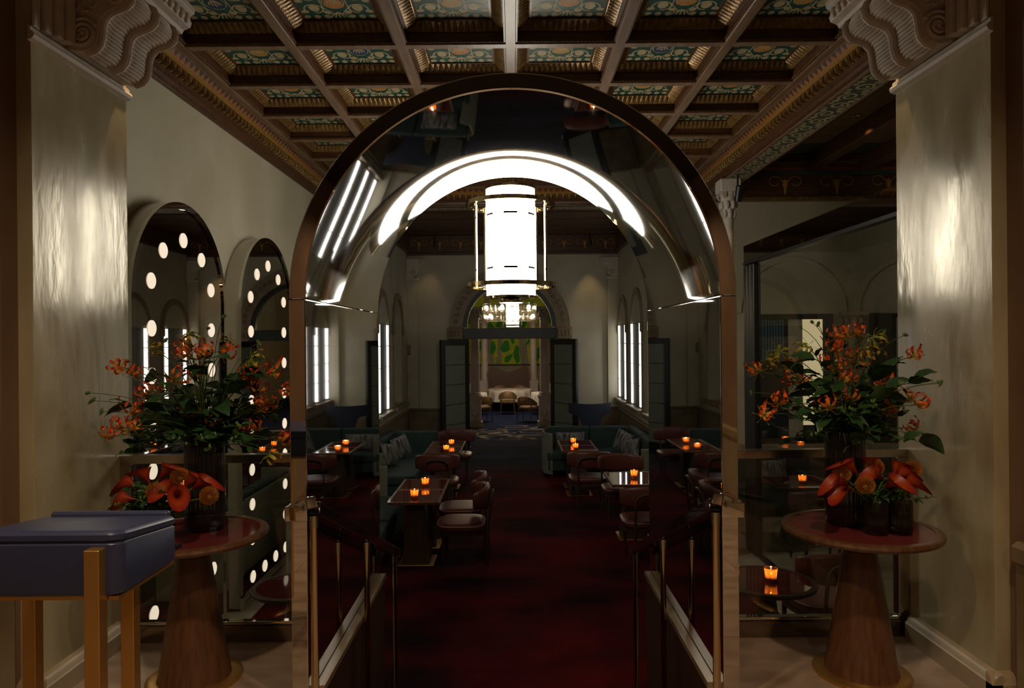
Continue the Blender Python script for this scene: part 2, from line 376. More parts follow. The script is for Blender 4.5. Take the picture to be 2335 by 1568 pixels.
# ---- console capitals on the two jambs
def capital(sx):
    root = struct('trim_capital_%s' % ('left' if sx < 0 else 'right'), 'carved cream plaster scroll console on the %s jamb' % ('left-hand' if sx < 0 else 'right-hand'), 'trim')
    X = lambda d: sx*(XJ - d)
    # astragal and stepped moulding under the console
    MB().prism([(X(0),2.93),(X(.022),2.94),(X(.03),2.955),(X(.022),2.97),(X(.012),2.975),(X(.012),2.99),(X(0),3.0)], 'y', YJ0-.02, YJ1+.01).build('astragal', M['carved'], root)
    # pilaster necking with flutes near the room side
    nk = MB()
    for k in range(5):
        nk.box(*sorted((X(0), X(.02+.006*(k%2)))), 3.60+.05*k, 3.63+.05*k, 2.995, 3.16)
    nk.build('neck_flutes', M['carved'], root, .006)
    # stepped reeded band in front of the console
    st = MB()
    for k in range(4):
        y0 = YJ0 + .0 + k*.055; z0 = 3.0
        st.box(*sorted((X(0), X(.015 + .018*k))), y0, y0+.05, z0, 3.52)
    st.build('stepped_reeds', M['carved'], root, .012, 3)
    # console body: S-scroll profile in x-z, extruded along y
    y0, y1 = 3.34, 3.82
    out = []
    for i in range(49):
        t = i/48
        # upper volute far out, lower volute tucked in
        d = .16 + .15*(.5+.5*math.cos(PI*(1-t))) ; z = 3.02 + .24*t
        out.append((d, z))
    prof = [(0,3.00),(.04,2.988),(.085,2.985),(.125,2.998),(.148,3.025),(.157,3.06),(.160,3.10),(.170,3.14),(.195,3.172),(.235,3.19),(.272,3.202),(.297,3.225),(.303,3.255),(.292,3.285),(.26,3.305),(0,3.305)]
    MB().prism([(X(d), z) for d, z in prof], 'y', y0, y1).build('console', M['carved'], root, .004, 2, ang=50)
    # ribs following the front of the scroll
    front = [(d, z) for d, z in prof[2:15]]
    for k, yy in enumerate((y0+.025, (y0+y1)/2, y1-.025)):
        MB().tube([(X(d+.004), yy, z) for d, z in front], .018 if k % 2 == 0 else .024, 8).build('rib', M['carved'], root)
    lf = MB()
    for gy in (y0+.132, y0+.348):
        for i in range(len(front)-1):
            for q in (0, .5):
                d = front[i][0]*(1-q)+front[i+1][0]*q; z = front[i][1]*(1-q)+front[i+1][1]*q
                lf.ball((X(d+.002), gy, z), (.012,.088,.010), 8, 3)
    tag(lf.build('fluting', M['carved'], root), None, None, None, 'stuff')
    # volutes on the face turned to the hall
    for (cd, cz, r) in ((.085,3.07,.072), (.245,3.25,.048)):
        pts = []
        for i in range(44):
            a = i/43*2.3*2*PI; rr = r*(1-.78*i/43)
            pts.append((X(cd + rr*math.cos(a+.5)), y0-.004, cz + rr*math.sin(a+.5)))
        MB().tube(pts, .011, 6).build('volute', M['carved'], root)
    ro = MB().ball((X(.085), y0-.006, 3.07), (.012,.012,.012), 8, 5)
    for k in range(5):
        a = 2*PI*k/5; ro.ball((X(.085+.02*math.cos(a)), y0-.004, 3.07+.02*math.sin(a)), (.011,.008,.011), 8, 4)
    ro.build('rosette', M['carved'], root)
    # leaf scrollwork on the side
    sp = MB()
    for (cd, cz, r, s0) in ((.05,3.20,.03,1),(.13,3.21,.026,-1),(.04,3.27,.028,-1)):
        sp.tube([(X(cd + s0*r*(1-.6*i/24)*math.cos(i/24*8)), y0-.003, cz + r*(1-.6*i/24)*math.sin(i/24*8)) for i in range(25)], .006, 5)
    sp.tube([(X(.03+.10*i/8), y0-.003, 3.27-.12*i/8+.02*math.sin(i)) for i in range(9)], .006, 5)
    sp.build('scrollwork', M['carved'], root)
    # abacus with carved leaf band
    MB().prism([(X(0),3.30),(X(.30),3.30),(X(.31),3.32),(X(.345),3.335),(X(.355),3.36),(X(.34),3.39),(X(.37),3.41),(X(.375),3.44),(X(0),3.44)], 'y', y0-.03, YJ1+.02).build('abacus', M['carved'], root, .004)
    eg = MB()
    for k in range(9):
        eg.ball((X(.352), y0+.01+.06*k, 3.365), (.018,.026,.03), 8, 5)
    tag(eg.build('leaf_band', M['carved'], root), None, None, None, 'stuff')
    sbox('impost', *sorted((X(0), X(.33))), YJ0, YJ1, 3.44, 3.52, mat=M['carved'], parent=root)
capital(-1); capital(1)

# ---- sunken room shell
sbox('wall_left', -XW-.2,-XW,YJ1,10.5,ZD,4.3, mat=M['wallpaint'])
nl = MB().box(-X2-.45,-X2,10.5,14.40,ZD,4.3).box(-X2-.45,-X2,15.50,YB,ZD,4.3).box(-X2-.45,-X2,14.40,15.50,ZD,.26).box(-X2-.5,-X2-.40,14.40,15.50,.26,2.48)
ap = arc(14.95, 1.93, .55, 180, 0, 24)
for i in range(24):
    (ya, za), (yb_, zb) = ap[i], ap[i+1]
    nl.prism([(ya,za),(yb_,zb),(yb_,4.3),(ya,4.3)], 'x', -X2-.45, -X2)
tag(nl.build('wall_rear_left', M['wallpaint'], smooth=False), None, None, None, 'structure')
sbox('wall_rear_right', X2,X2+.45,10.5,YB,ZD,4.3, mat=M['wallpaint'])
sbox('wall_aisle', X2+.45,5.9,10.5,10.7,ZD,4.3, mat=M['wallpaint'])
sbox('wall_right', 5.7,5.9,YJ1,10.5,ZD,4.3, mat=M['wallpaint'])
ra, zs = 1.085, 1.90
wb = MB()
wb.prism([(-X2-.45,ZD),(DX-1.03,ZD),(DX-1.03,zs),(-X2-.45,zs)], 'y', YB, YB+.3)
wb.prism([(DX+1.03,ZD),(X2+.45,ZD),(X2+.45,zs),(DX+1.03,zs)], 'y', YB, YB+.3)
arcp = [(DX+x, z) for x, z in arc(0, zs, ra, 180, 0, 32)]
for i in range(32):
    (xa, za), (xb, zb) = arcp[i], arcp[i+1]
    wb.prism([(xa,za),(xb,zb),(xb,4.3),(xa,4.3)], 'y', YB, YB+.3)
wb.box(-X2-.45, DX-ra, YB, YB+.3, zs, 4.3).box(DX+ra, X2+.45, YB, YB+.3, zs, 4.3)
tag(wb.build('wall_back', M['wallpaint'], smooth=False), None, None, None, 'structure')
tag(MB().box(-XW,5.7,3.95,10.5,ZD-.1,ZD).box(-X2,X2,10.5,YB+.3,ZD-.1,ZD).build('floor_lower', M['floor2']), None, None, None, 'structure')
cp = MB().box(-1.45,1.45,4.835,6.0,ZD,ZD+.008).box(-.87,.87,4.545,4.835,ZD,ZD+.008).box(-2.39,2.39,6.0,16.38,ZD,ZD+.008).box(-1.02,.86,16.38,16.7,ZD,ZD+.008)
tag(cp.build('carpet', M['carpet']), 'dark red carpet fading to deep blue toward the far doors', 'carpet')
# stone dado of the rear part
for sx in (-1, 1):
    prof = [(0,ZD),(.06,ZD),(.06,ZD+.12),(.04,ZD+.14),(.04,-.04),(.055,-.02),(.06,.015),(.045,.03),(0,.035)]
    tag(MB().prism([(sx*(X2-u), v) for u, v in prof], 'y', 10.5, YB).build('wainscot_rear_%s' % ('left' if sx<0 else 'right'), M['wains']), None, None, None, 'structure')
    a, b = sorted((sx*(X2-.06), DX+sx*1.45))
    tag(MB().prism([(YB-u, v) for u, v in prof], 'x', a, b).build('wainscot_back_%s' % ('left' if sx<0 else 'right'), M['wains']), None, None, None, 'structure')
    # slim corner pilaster with scroll bracket
    a, b = sorted((sx*X2, sx*(X2-.26)))
    pl = struct('trim_pilaster_%s' % ('left' if sx<0 else 'right'), 'plaster corner pilaster with scroll bracket beside the far doors', 'trim')
    MB().box(a, b, YB-.10, YB, .035, 3.0).build('shaft', M['wallpaint'], pl, .006)
    MB().box(a-.02, b+.02, YB-.12, YB, 3.0, 3.06).build('astragal', M['carved'], pl, .012)
    q = sorted((sx*X2, sx*(X2-.42)))
    prof2 = [(0,3.06),(.16,3.06),(.25,3.12),(.26,3.2),(.27,3.28),(.34,3.34),(.42,3.40),(.42,3.5),(0,3.5)]
    MB().prism([(sx*(X2-u), v) for u, v in prof2], 'y', YB-.13, YB).build('bracket', M['carved'], pl, .012, 3)
    for (cu, cz, r) in ((.17,3.15,.07),(.34,3.42,.05)):
        MB().tube([(sx*(X2-cu-r*(1-.75*i/30)*math.cos(i/30*12)), YB-.135, cz+r*(1-.75*i/30)*math.sin(i/30*12)) for i in range(31)], .012, 5).build('volute', M['carved'], pl)

# ---- coffered ceiling
ceil = struct('ceiling', 'coffered timber ceiling with painted green panels', 'ceiling')
Y0c = 5.36 - 2*S                                       # 3.70
rows, Yend = 8, 5.36 + 6*S                            # ends at 10.34
MB().box(-2.52,2.52,Y0c+.1,Yend+.05,3.99,4.05).build('ceiling_board', M['darkwood'], ceil)
bw = .078
for k in range(-3, 4):
    x = k*S
    ww = bw if abs(k) < 3 else .06
    MB().box(x-ww/2,x+ww/2,YJ1,Yend+.03,ZS,3.99).build('longitudinal_beam', M['beamwood'], ceil, .004, 1)
for j in range(1, rows+1):
    y = Y0c + j*S
    MB().box(-3*S,3*S,y-bw/2,y+bw/2,ZS+.001,3.985).build('cross_beam', M['beamwood'], ceil, .004, 1)
h = S/2 - bw/2
fr = MB()
def ring(r0, z0, r1, z1): 
    q = lambda r, z: [(-r,-r,z),(r,-r,z),(r,r,z),(-r,r,z)]
    fr.add(q(r0,z0)+q(r1,z1), [(i,(i+1)%4,4+(i+1)%4,4+i) for i in range(4)])
ring(h, .012, h-.012, .012); ring(h-.012,.012,h-.012,.03); ring(h-.012,.03,h-.004,.034); ring(h-.004,.034,h-.004,.088); ring(h-.004,.088,h-.022,.09)
ring(h-.095,.150,h-.10,.142); ring(h-.10,.142,h-.115,.142); ring(h-.115,.142,h-.115,.16)
coff_me = fr.mesh('coffer', M['darkwood'], smooth=False)
cv = MB()
qq = lambda r, z: [(-r,-r,z),(r,-r,z),(r,r,z),(-r,r,z)]
cv.add(qq(h-.022,.09)+qq(h-.095,.150), [(i,(i+1)%4,4+(i+1)%4,4+i) for i in range(4)])
nL = 15
for sd in range(4):
    m = Matrix.Rotation(sd*PI/2, 4, 'Z')
    for k in range(nL):
        t = -h+.055 + (2*h-.11)*k/(nL-1)
        lo = MB()
        # acanthus leaf: ridge with two lobes, laid on the sloping face
        lo.add([(t-.022,h-.026,.093),(t,h-.020,.086),(t+.022,h-.026,.093),(t-.019,h-.060,.116),(t,h-.058,.106),(t+.019,h-.060,.116),(t-.006,h-.092,.146),(t,h-.094,.132),(t+.006,h-.092,.146)],
               [(0,1,4,3),(1,2,5,4),(3,4,7,6),(4,5,8,7)])
        lo.xf(m); cv.add(lo.v, lo.f)
    for k in range(26):
        t = -h+.03+(2*h-.06)*k/25
        bd = MB().ball((t, h-.008, .018), (.010,.008,.007), 5, 3); bd.xf(m); cv.add(bd.v, bd.f)
carv_me = cv.mesh('carved_leaf_moulding', M['goldwood'], ang=70)
pan_me = MB().box(-h+.11,h-.11,-h+.11,h-.11,.150,.160).mesh('painted_panel', M['coffgreen'])
hp = h-.12
def ribbon(mb, pts, wd, z):
    n = len(pts); vs = []
    for i in range(n):
        a = Vector(pts[max(i-1,0)]); b = Vector(pts[min(i+1,n-1)]); d = (b-a).normalized(); nn = Vector((-d.y, d.x))*wd/2
        vs += [(pts[i][0]+nn.x, pts[i][1]+nn.y, z), (pts[i][0]-nn.x, pts[i][1]-nn.y, z)]
    mb.add(vs, [(2*i,2*i+1,2*i+3,2*i+2) for i in range(n-1)])
def blob(mb, c, r, z, n=10, heart=False, ang=0):
    vs = []
    for i in range(n):
        a = 2*PI*i/n; rr = r
        if heart: rr = r*(1.15 - .55*abs(math.sin(a/2))**.7 + (.35 if abs(a-PI) < .1 else 0)) if False else r*(1 - .28*math.cos(a) * (1 if math.cos(a) < 0 else .9) + .18*(math.cos(2*a)))
        vs.append((c[0]+rr*math.cos(a+ang), c[1]+rr*math.sin(a+ang), z))
    mb.add(vs, [tuple(range(n))])
mv = MB(); zz = .1485
for sx in (-1,1):
    for (cx, cy, r0, dr) in ((.155,-.10,.075,1),(.155,.10,.075,-1)):
        pts = []
        for i in range(22):
            a = i/21*1.7*PI; r = r0*(1-.25*i/21)
            pts.append((sx*(cx+r*math.cos(a-.5)), cy+dr*r*math.sin(a-.5)))
        ribbon(mv, pts, .013, zz); blob(mv, (sx*cx, cy), .043, zz, 12, True, -PI/2*dr)
    for (cx, cy, an) in ((.235,-.225,-.8),(.165,-.228,-1.5),(.09,-.225,-1.6),(.245,-.02,0),(.245,.225,.8),(.165,.228,1.5),(.09,.225,1.6),(.24,-.15,-.3),(.24,.14,.3),(.07,-.16,-2.2),(.07,.16,2.2)):
        blob(mv, (sx*cx, cy), .027, zz, 10, True, an if sx > 0 else PI-an)
    ribbon(mv, [(sx*.03,-.235),(sx*.02,-.19),(sx*.05,-.14),(sx*.09,-.08),(sx*.09,0),(sx*.09,.08),(sx*.05,.14),(sx*.02,.19)], .009, zz)
for k in range(-2,3): ribbon(mv, [(0,-.15),(k*.022,-.19),(k*.034,-.235)], .012, zz)
for k in range(-2,3): ribbon(mv, [(0,.15),(k*.022,.19),(k*.034,.235)], .012, zz)
for k in range(10):
    a = 2*PI*k/10; ribbon(mv, [(.078*math.cos(a),.095*math.sin(a)),(.078*math.cos(a+.63),.095*math.sin(a+.63))], .008, zz)
motif_me = mv.mesh('painted_vine', M['cream'], smooth=False)
shields = []
for key in ('orange','blue','ochre'):
    sh = MB(); sh.add([(-.062,.075,zz),(0,.088,zz),(.062,.075,zz),(.066,0,zz),(.045,-.055,zz),(0,-.085,zz),(-.045,-.055,zz),(-.066,0,zz)], [tuple(range(8))])
    shields.append(sh.mesh('painted_shield', M[key], smooth=False))
em = MB()
for k in range(5): ribbon(em, [(0,-.05),(.02*(k-2),.0),(.022*(k-2),.05-.012*abs(k-2))], .011, zz-.0005)
blob(em, (0,-.045), .016, zz-.0005, 8)
emb_me = em.mesh('painted_crest', M['cream'], smooth=False)
for j in range(rows):
    for i in range(6):
        c = put('coffer', coff_me, ceil, (-3*S+S*(i+.5), Y0c+S*(j+.5), ZS))
        put('carved_leaf_moulding', carv_me, c); put('painted_panel', pan_me, c); put('painted_vine', motif_me, c)
        put('painted_shield', shields[(i*2+j) % 3 if (i+j) % 4 else 0], c); put('painted_crest', emb_me, c)

# ---- cornices round the coffers (left wall, right beam, far cross beam)
def cornice(name, label, f, L, soff):
    """f(d, s, z): d outward from the coffer edge, s along"""
    root = struct(name, label, 'trim')
    def sweep(prof, nm, mat, **k):
        m = MB(); m.loops([[f(d, s, z) for d, z in prof] for s in (0, L)], True); return m.build(nm, mat, root, **k)
    sweep([(.03,ZS),(.03,ZS-.004),(.078,ZS-.06),(.10,ZS-.06),(.10,ZS+.02),(.03,ZS+.02)], 'frieze_board', M['sawor'])
    sweep([(.076,ZS-.056),(.075,ZS-.068),(.084,ZS-.075),(.10,ZS-.07),(.10,ZS-.05)], 'gold_fillet', M['goldline'])
    sweep([(.09,ZS-.06),(.09,ZS-.078),(.138,ZS-.138),(.155,ZS-.138),(.155,ZS-.07)], 'egg_bed', M['darkwood'])
    sweep([(.138,ZS-.130),(.134,ZS-.145),(.146,ZS-.155),(.146,ZS-.168),(.158,ZS-.175),(.166,ZS-.205),(.185,ZS-.215),(.19,ZS-.23),(.215,ZS-.235),(.215,ZS-.10)], 'cornice_moulding', M['darkwood'], smooth=False)
    eg = MB(); n = int(L/.09)
    for k in range(n):
        s = .03+.09*k
        for (ds, wd, dz) in ((0,.026,0),(.045,.007,.004)):
            a = [f(.088, s+ds-wd, ZS-.078), f(.088, s+ds+wd, ZS-.078), f(.140, s+ds+wd*.6, ZS-.142), f(.140, s+ds-wd*.6, ZS-.142), f(.092-dz, s+ds, ZS-.128)]
            eg.add(a, [(0,1,4),(1,2,4),(2,3,4),(3,0,4)])
    tag(eg.build('egg_and_dart', M['goldwood'], root, smooth=False), None, None, None, 'stuff')
    bl = MB(); b2 = MB(); n = int(L/.085)
    for k in range(n):
        s = .085*k
        p = lambda t, d: f(.03+.048*t-.001, s+d, ZS-.0065-.056*t)
        p2 = lambda t, d: f(.03+.048*t-.0016, s+d, ZS-.0075-.056*t)
        bl.add([p(0,0),p(0,.085),p(.72,.0425)], [(0,1,2)]); b2.add([p2(0,.025),p2(0,.06),p2(.26,.0425)], [(0,1,2)])
    tag(bl.build('sawtooth_paint', M['darkwood'], root, smooth=False), None, None, None, 'stuff')
    tag(b2.build('blue_points', M['blue'], root, smooth=False), None, None, None, 'stuff')
    return root
e3 = 3*S
cornice('trim_cornice_left', 'carved and painted timber cornice above the left wall', lambda d,s,z: (-e3-d, YJ1+s, z), Yend+.2-YJ1, 0)
cornice('trim_cornice_right', 'carved and painted timber cornice along the right-hand beam', lambda d,s,z: (e3+d, YJ1+s, z), Yend+.2-YJ1, 0)
cornice('trim_cornice_far', 'carved timber cornice along the cross beam beyond the hanging lamp', lambda d,s,z: (-e3-.2+s, Yend+d, z), 2*e3+.4, 0)
# right-hand beam with painted soffit, and the cross beam
def scroll_band(s0, s1, f, root, z):
    cr = MB(); gr = MB(); n = int((s1-s0)/.22)
    for k in range(n):
        s = s0+.22*(k+.5); sg = 1 if k % 2 else -1
        pts = [(s + .085*(1-.75*i/24)*math.cos(i/24*9+.4), sg*(.01+.085*(1-.75*i/24)*math.sin(i/24*9+.4))) for i in range(25)]
        m = MB(); ribbon(m, pts, .026, 0)
        for u in (-.10,.10): 
            blob(m, (s+u, sg*.07), .032, 0, 8); blob(m, (s+u*.6, -sg*.085), .026, 0, 8)
        cr.add([f(p[0], p[1], z-.002) for p in m.v], m.f)
    tag(cr.build('painted_scroll', M['cream'], root, smooth=False), None, None, None, 'stuff')
beam = struct('trim_beam_right', 'timber beam with painted scroll soffit between room and side aisle', 'beam')
MB().box(2.675,2.94,YJ1,Yend+.4,3.595,4.3).build('beam_body', M['darkwood'], beam, .006)
MB().box(2.70,2.915,YJ1,Yend+.3,3.592,3.597).build('soffit_ground', M['paintgreen'], beam)
scroll_band(YJ1+.1, Yend+.2, lambda s,u,z: (2.807+u, s, z), beam, 3.592)
MB().box(2.668,2.70,YJ1,Yend+.3,3.585,3.60).build('soffit_edge', M['beamwood'], beam, .004)
MB().box(2.915,2.947,YJ1,Yend+.3,3.585,3.60).build('soffit_edge', M['beamwood'], beam, .004)
xb = struct('trim_beam_cross', 'timber cross beam with painted soffit beyond the hanging lamp', 'beam')
MB().box(-2.7,2.675,10.54,10.86,3.60,4.3).build('beam_body', M['darkwood'], xb, .006)
MB().box(-2.45,2.45,10.60,10.80,3.597,3.602).build('soffit_ground', M['paintgreen'], xb)
scroll_band(-2.4, 2.4, lambda s,u,z: (s, 10.70+u*.9, z), xb, 3.597)
# column carrying the right-hand beam
colm = struct('trim_column', 'pale carved column under the right-hand beam', 'column')
MB().lathe([(.09,ZD),(.09,ZD+.1),(.075,ZD+.14),(.072,ZD+.2),(.06,3.05),(.07,3.07),(.07,3.10)], 20, (2.73,8.9,0)).build('shaft', M['carved'], colm)
MB().lathe([(.065,3.10),(.075,3.2),(.09,3.3),(.10,3.43)], 20, (2.73,8.9,0)).build('capital_bell', M['carved'], colm)
lv = MB()
for k in range(8):
    a = 2*PI*k/8
    for (z, r, s_) in ((3.16,.08,.024),(3.27,.095,.024)):
        lv.ball((2.73+r*math.cos(a+(.39 if z > 3.2 else 0)), 8.9+r*math.sin(a+(.39 if z > 3.2 else 0)), z), (s_,s_,.055), 6, 4)
tag(lv.build('acanthus_leaves', M['carved'], colm), None, None, None, 'stuff')
for sx in (-1,1):
    for sy in (-1,1): MB().tube([(2.73+sx*(.08+.035*(1-.7*i/16)*math.cos(i/16*8)), 8.9+sy*.10, 3.39+.05*(1-.7*i/16)*math.sin(i/16*8)) for i in range(17)], .012, 5).build('volute', M['carved'], colm)
MB().box(2.60,2.86,8.77,9.03,3.43,3.594).build('abacus', M['carved'], colm, .02, 3)

# ---- rear ceiling (boards) and painted friezes with urns
rc = struct('ceiling_rear', 'boarded timber ceiling in front of the far doors', 'ceiling')
for k in range(13):
    y = 10.86+.425*k
    MB().box(-X2,X2,y+.004,y+.421,4.02+.02*(k%2),4.08).build('board', M['darkwood'], rc, .008, 1)
def urns(root, f, s0, s1, z0, sc_=1.0, step=.42):
    u = MB(); n = int((s1-s0)/step)
    for k in range(n):
        s = s0+step*(k+.5)
        pl = [(-.030,.075),(-.018,.065),(0,.085),(.018,.065),(.030,.075),(.034,.04),(.022,0),(.009,-.03),(.014,-.05),(.006,-.085),(-.006,-.085),(-.014,-.05),(-.009,-.03),(-.022,0),(-.034,.04)]
        u.add([f(s+a*sc_, z0+b*sc_) for a,b in pl], [tuple(range(len(pl)))])
        for sg in (-1,1):
            m = MB(); ribbon(m, [(sg*(.02+.02*i), .03+.035*i) for i in range(2)] + [(sg*(.115+.072*math.cos(PI-.3-i/18*5.6)*(1-.35*i/18)), .055+.062*math.sin(PI-.3-i/18*5.6)*(1-.35*i/18)) for i in range(19)], .008, 0)
            u.add([f(s+p[0]*sc_, z0+p[1]*sc_) for p in m.v], m.f)
    tag(u.build('painted_urns', M['ochre'], root, smooth=False), None, None, None, 'stuff')
fz = struct('trim_frieze_back', 'dark timber frieze painted with urns above the far doors', 'trim')
MB().box(-X2,X2,YB-.06,YB,3.62,4.02).build('frieze_board', M['darkwood'], fz)
MB().box(-X2,X2,YB-.09,YB,3.58,3.64).build('frieze_moulding', M['darkwood'], fz, .012, 3)
urns(fz, lambda s,z: (s, YB-.063, z), -2.4, 2.4, 3.80, 1.1, .48)
fa = struct('trim_frieze_aisle', 'dark timber frieze painted with urns on the aisle end wall', 'trim')
MB().box(X2+.45,5.7,10.42,10.5,3.66,4.10).build('frieze_board', M['darkwood'], fa)
MB().box(X2+.45,5.7,10.38,10.5,3.62,3.68).build('frieze_moulding', M['goldwood'], fa, .012, 3)
MB().box(X2+.45,5.7,10.37,10.5,4.0,4.06).build('painted_border', M['paintgreen'], fa)
MB().box(X2+.45,5.7,10.36,10.5,4.06,4.11).build('red_border', M['paintred'], fa)
urns(fa, lambda s,z: (s, 10.417, z), 2.89, 5.96, 3.83, 1.35, .765)
for sx in (-1,1):
    MB_ = MB().box(*sorted((sx*X2, sx*(X2-.06))), 10.86, YB-.06, 3.66, 4.02).box(*sorted((sx*X2, sx*(X2-.09))), 10.86, YB-.06, 3.62, 3.68)
    fs = tag(MB_.build('trim_frieze_%s' % ('left' if sx<0 else 'right'), M['darkwood'], None, .006), None, None, None, 'structure')
# side aisle ceiling
ac = struct('ceiling_aisle', 'timber beamed ceiling of the side aisle', 'ceiling')
MB().box(2.94,5.7,YJ1,10.5,4.24,4.3).build('ceiling_board', pm('aisle_ceiling_paint', (.22,.14,.06), (.28,.18,.08), 5, .6), ac)
for x in (3.55,4.35,5.15):
    MB().box(x-.09,x+.09,YJ1,10.3,4.02,4.24).build('longitudinal_beam', M['darkwood'], ac, .02, 3)
MB().box(2.94,5.7,10.1,10.37,4.10,4.24).build('end_beam', M['darkwood'], ac, .02, 3)
for k in range(3):
    MB().box(3.64+.8*k,4.26+.8*k if k<2 else 5.06,9.6,10.05,4.232,4.242).build('painted_border', M['paintgreen'], ac)
dl = MB().lathe([(.0,4.215),(.045,4.215),(.055,4.225),(.055,4.24)], 16, (4.12,8.4,0)).build('recessed_downlight', M['steel'])
light('aisle_downlight', 'SPOT', (4.12, 8.4, 4.205), 45, (1, .74, .46), (4.12, 8.6, 0), .04, angle=95)
tag(dl, 'small chrome recessed downlight in the side aisle ceiling', 'light')

# ---- blind arches and framed openings on the aisle end wall
def aisle_bay(cx, label_n):
    r = struct('window_aisle_%d' % label_n, 'blind arch over a black framed opening in the aisle', 'window')
    y = 10.5; rr = .75; z0 = 1.98
    a = MB(); pin = [(cx+u, v) for u, v in arc(0, z0, rr, 180, 0, 28)]; pout = [(cx+u, v) for u, v in arc(0, z0, rr+.07, 180, 0, 28)]
    for i in range(28):
        a.add([(pin[i][0],y,pin[i][1]),(pin[i+1][0],y,pin[i+1][1]),(pin[i+1][0],y-.035,pin[i+1][1]),(pin[i][0],y-.035,pin[i][1]),
               (pout[i][0],y-.035,pout[i][1]),(pout[i+1][0],y-.035,pout[i+1][1]),(pout[i+1][0],y,pout[i+1][1]),(pout[i][0],y,pout[i][1])],
              [(0,1,2,3),(3,2,5,4),(4,5,6,7)])
    a.build('arch_rim', M['wallpaint'], r)
    fo = MB(); w_, b_ = .60, .06
    fo.box(cx-w_,cx-w_+b_,y-.07,y,.06,1.95).box(cx+w_-b_,cx+w_,y-.07,y,.06,1.95).box(cx-w_+b_,cx+w_-b_,y-.07,y,1.89,1.95).box(cx-w_+b_,cx+w_-b_,y-.07,y,.06,.12)
    fo.build('frame', M['blackwood'], r)
    MB().box(cx-w_+b_,cx+w_-b_,y-.012,y-.004,.12,1.89).build('unlit_room_sheet', M['unlitroom'], r)  # dark sheet put in for the unlit interior of the opening
    MB().box(cx+.16,cx+.46,y-.02,y-.012,.30,1.87).build('wall_glow_sheet', M['cream_glow'], r) if label_n == 1 else MB().box(cx+.30,cx+.5,y-.02,y-.012,.9,1.87).build('curtain', M['cream'], r)  # first bay: cream sheet glows by itself in place of a lit wall
    if label_n == 1:
        for k in range(9): MB().box(cx-.48+.042*k,cx-.455+.042*k,y-.03,y-.012,1.25,1.87).build('curtain_fold', M['bluecloth'], r)
        MB().box(cx-.05,cx+.16,y-.02,y-.012,.12,1.87).build('grey_panel', M['wallpaint'], r)
    MB().box(cx-.8,cx+.8,y-.10,y,-.05,.03).build('sill', M['stone'], r, .012)
aisle_bay(4.14, 1); aisle_bay(5.92-.02, 2)
pc = struct('trim_half_column', 'carved stone half column with leafy capital between two blind arches', 'column')
MB().lathe([(.10,.03),(.085,.10),(.085,1.60)], 18, (5.02,10.45,0)).build('shaft', M['stone'], pc)
cpb = MB().lathe([(.09,1.60),(.10,1.63),(.09,1.65),(.12,1.85),(.15,1.92)], 16, (5.02,10.45,0))
cpb.build('capital_bell', M['stone'], pc)
lv = MB()
for k in range(9):
    a = 2*PI*k/9
    lv.ball((5.02+.115*math.cos(a), 10.45+.115*math.sin(a), 1.70), (.03,.03,.05), 6, 4); lv.ball((5.02+.145*math.cos(a+.35), 10.45+.145*math.sin(a+.35), 1.84), (.035,.035,.05), 6, 4)
tag(lv.build('acanthus_leaves', M['stone'], pc), None, None, None, 'stuff')
MB().box(4.84,5.20,10.28,10.5,1.92,1.98).build('abacus', M['stone'], pc, .01)
MB().box(2.9,5.7,10.44,10.5,ZD,-.05).build('wainscot_aisle', M['wains'])['kind'] = 'structure'

# ---- rear side windows with lit strips
def rear_window(n, sx, yc, hw, lit=True):
    r = struct('window_%d' % n, 'arched stone window surround with lit vertical strips' if lit else 'dark arched stone niche in the rear wall', 'window')
    X = lambda d: sx*(X2-d); zs_ = 1.93
    a = MB(); pin = arc(yc, zs_, hw, 180, 0, 24); pout = arc(yc, zs_, hw+.13, 180, 0, 24)
    for i in range(24):
        q = [(pin[i],0),(pin[i+1],0),(pin[i+1],.035),(pin[i],.035),(pout[i],.025),(pout[i+1],.025),(pout[i+1],0),(pout[i],0)]
        a.add([(X(d), p[0], p[1]) for p, d in q], [(0,1,2,3),(3,2,5,4),(4,5,6,7)])
    a.build('archivolt', M['archstone'], r)
    if lit: MB().prism(arc(yc, zs_, hw, 180, 0, 24), 'x', X(0), X(.012)).build('tympanum', M['wallpaint'], r)
    for s in (-1,1):
        yy = yc+s*(hw+.065)
        MB().lathe([(.045,.26),(.035,.30),(.035,1.72),(.045,1.74)], 12, (X(0),yy,0)).build('colonette', M['archstone'], r)
        MB().box(*sorted((X(0),X(.05))), yy-.075, yy+.075, 1.74, 1.93).build('capital', M['archstone'], r, .02, 3)
    MB().box(*sorted((X(0),X(.13))), yc-hw-.16, yc+hw+.16, .17, .26).build('sill', M['archstone'], r, .015, 2)
    if lit:
        MB().box(*sorted((X(0),X(.010))), yc-hw, yc+hw, .26, 1.92).build('pane', M['sage'], r)
        for s in (-1,1):
            for k in range(4):
                z = .30+.405*k
                y = yc+s*(hw-.09)
                MB().box(*sorted((X(.010),X(.034))), y-.055, y+.055, z, z+.390).build('lit_strip', M['strip'], r)
        for s in (-1,1):
            MB().box(*sorted((X(0),X(.014))), yc+s*(hw-.18)-.012, yc+s*(hw-.18)+.012, .26, 1.92).build('mullion', M['archstone'], r)
rear_window(1, 1, 15.70, .52); rear_window(2, 1, 13.95, .56); rear_window(3, 1, 12.1, .56)
rear_window(4, -1, 13.2, .52); rear_window(5, -1, 14.95, .55, False); rear_window(6, -1, 11.7, .5)
sb = thing('wall_sconce', 'small dark wall box beside the far left door leaf', 'wall box', P(930,797,16.28))
MB().box(-.05,.05,0,.12,-.10,.12).build('box_body', M['walnutd'], sb, .01)
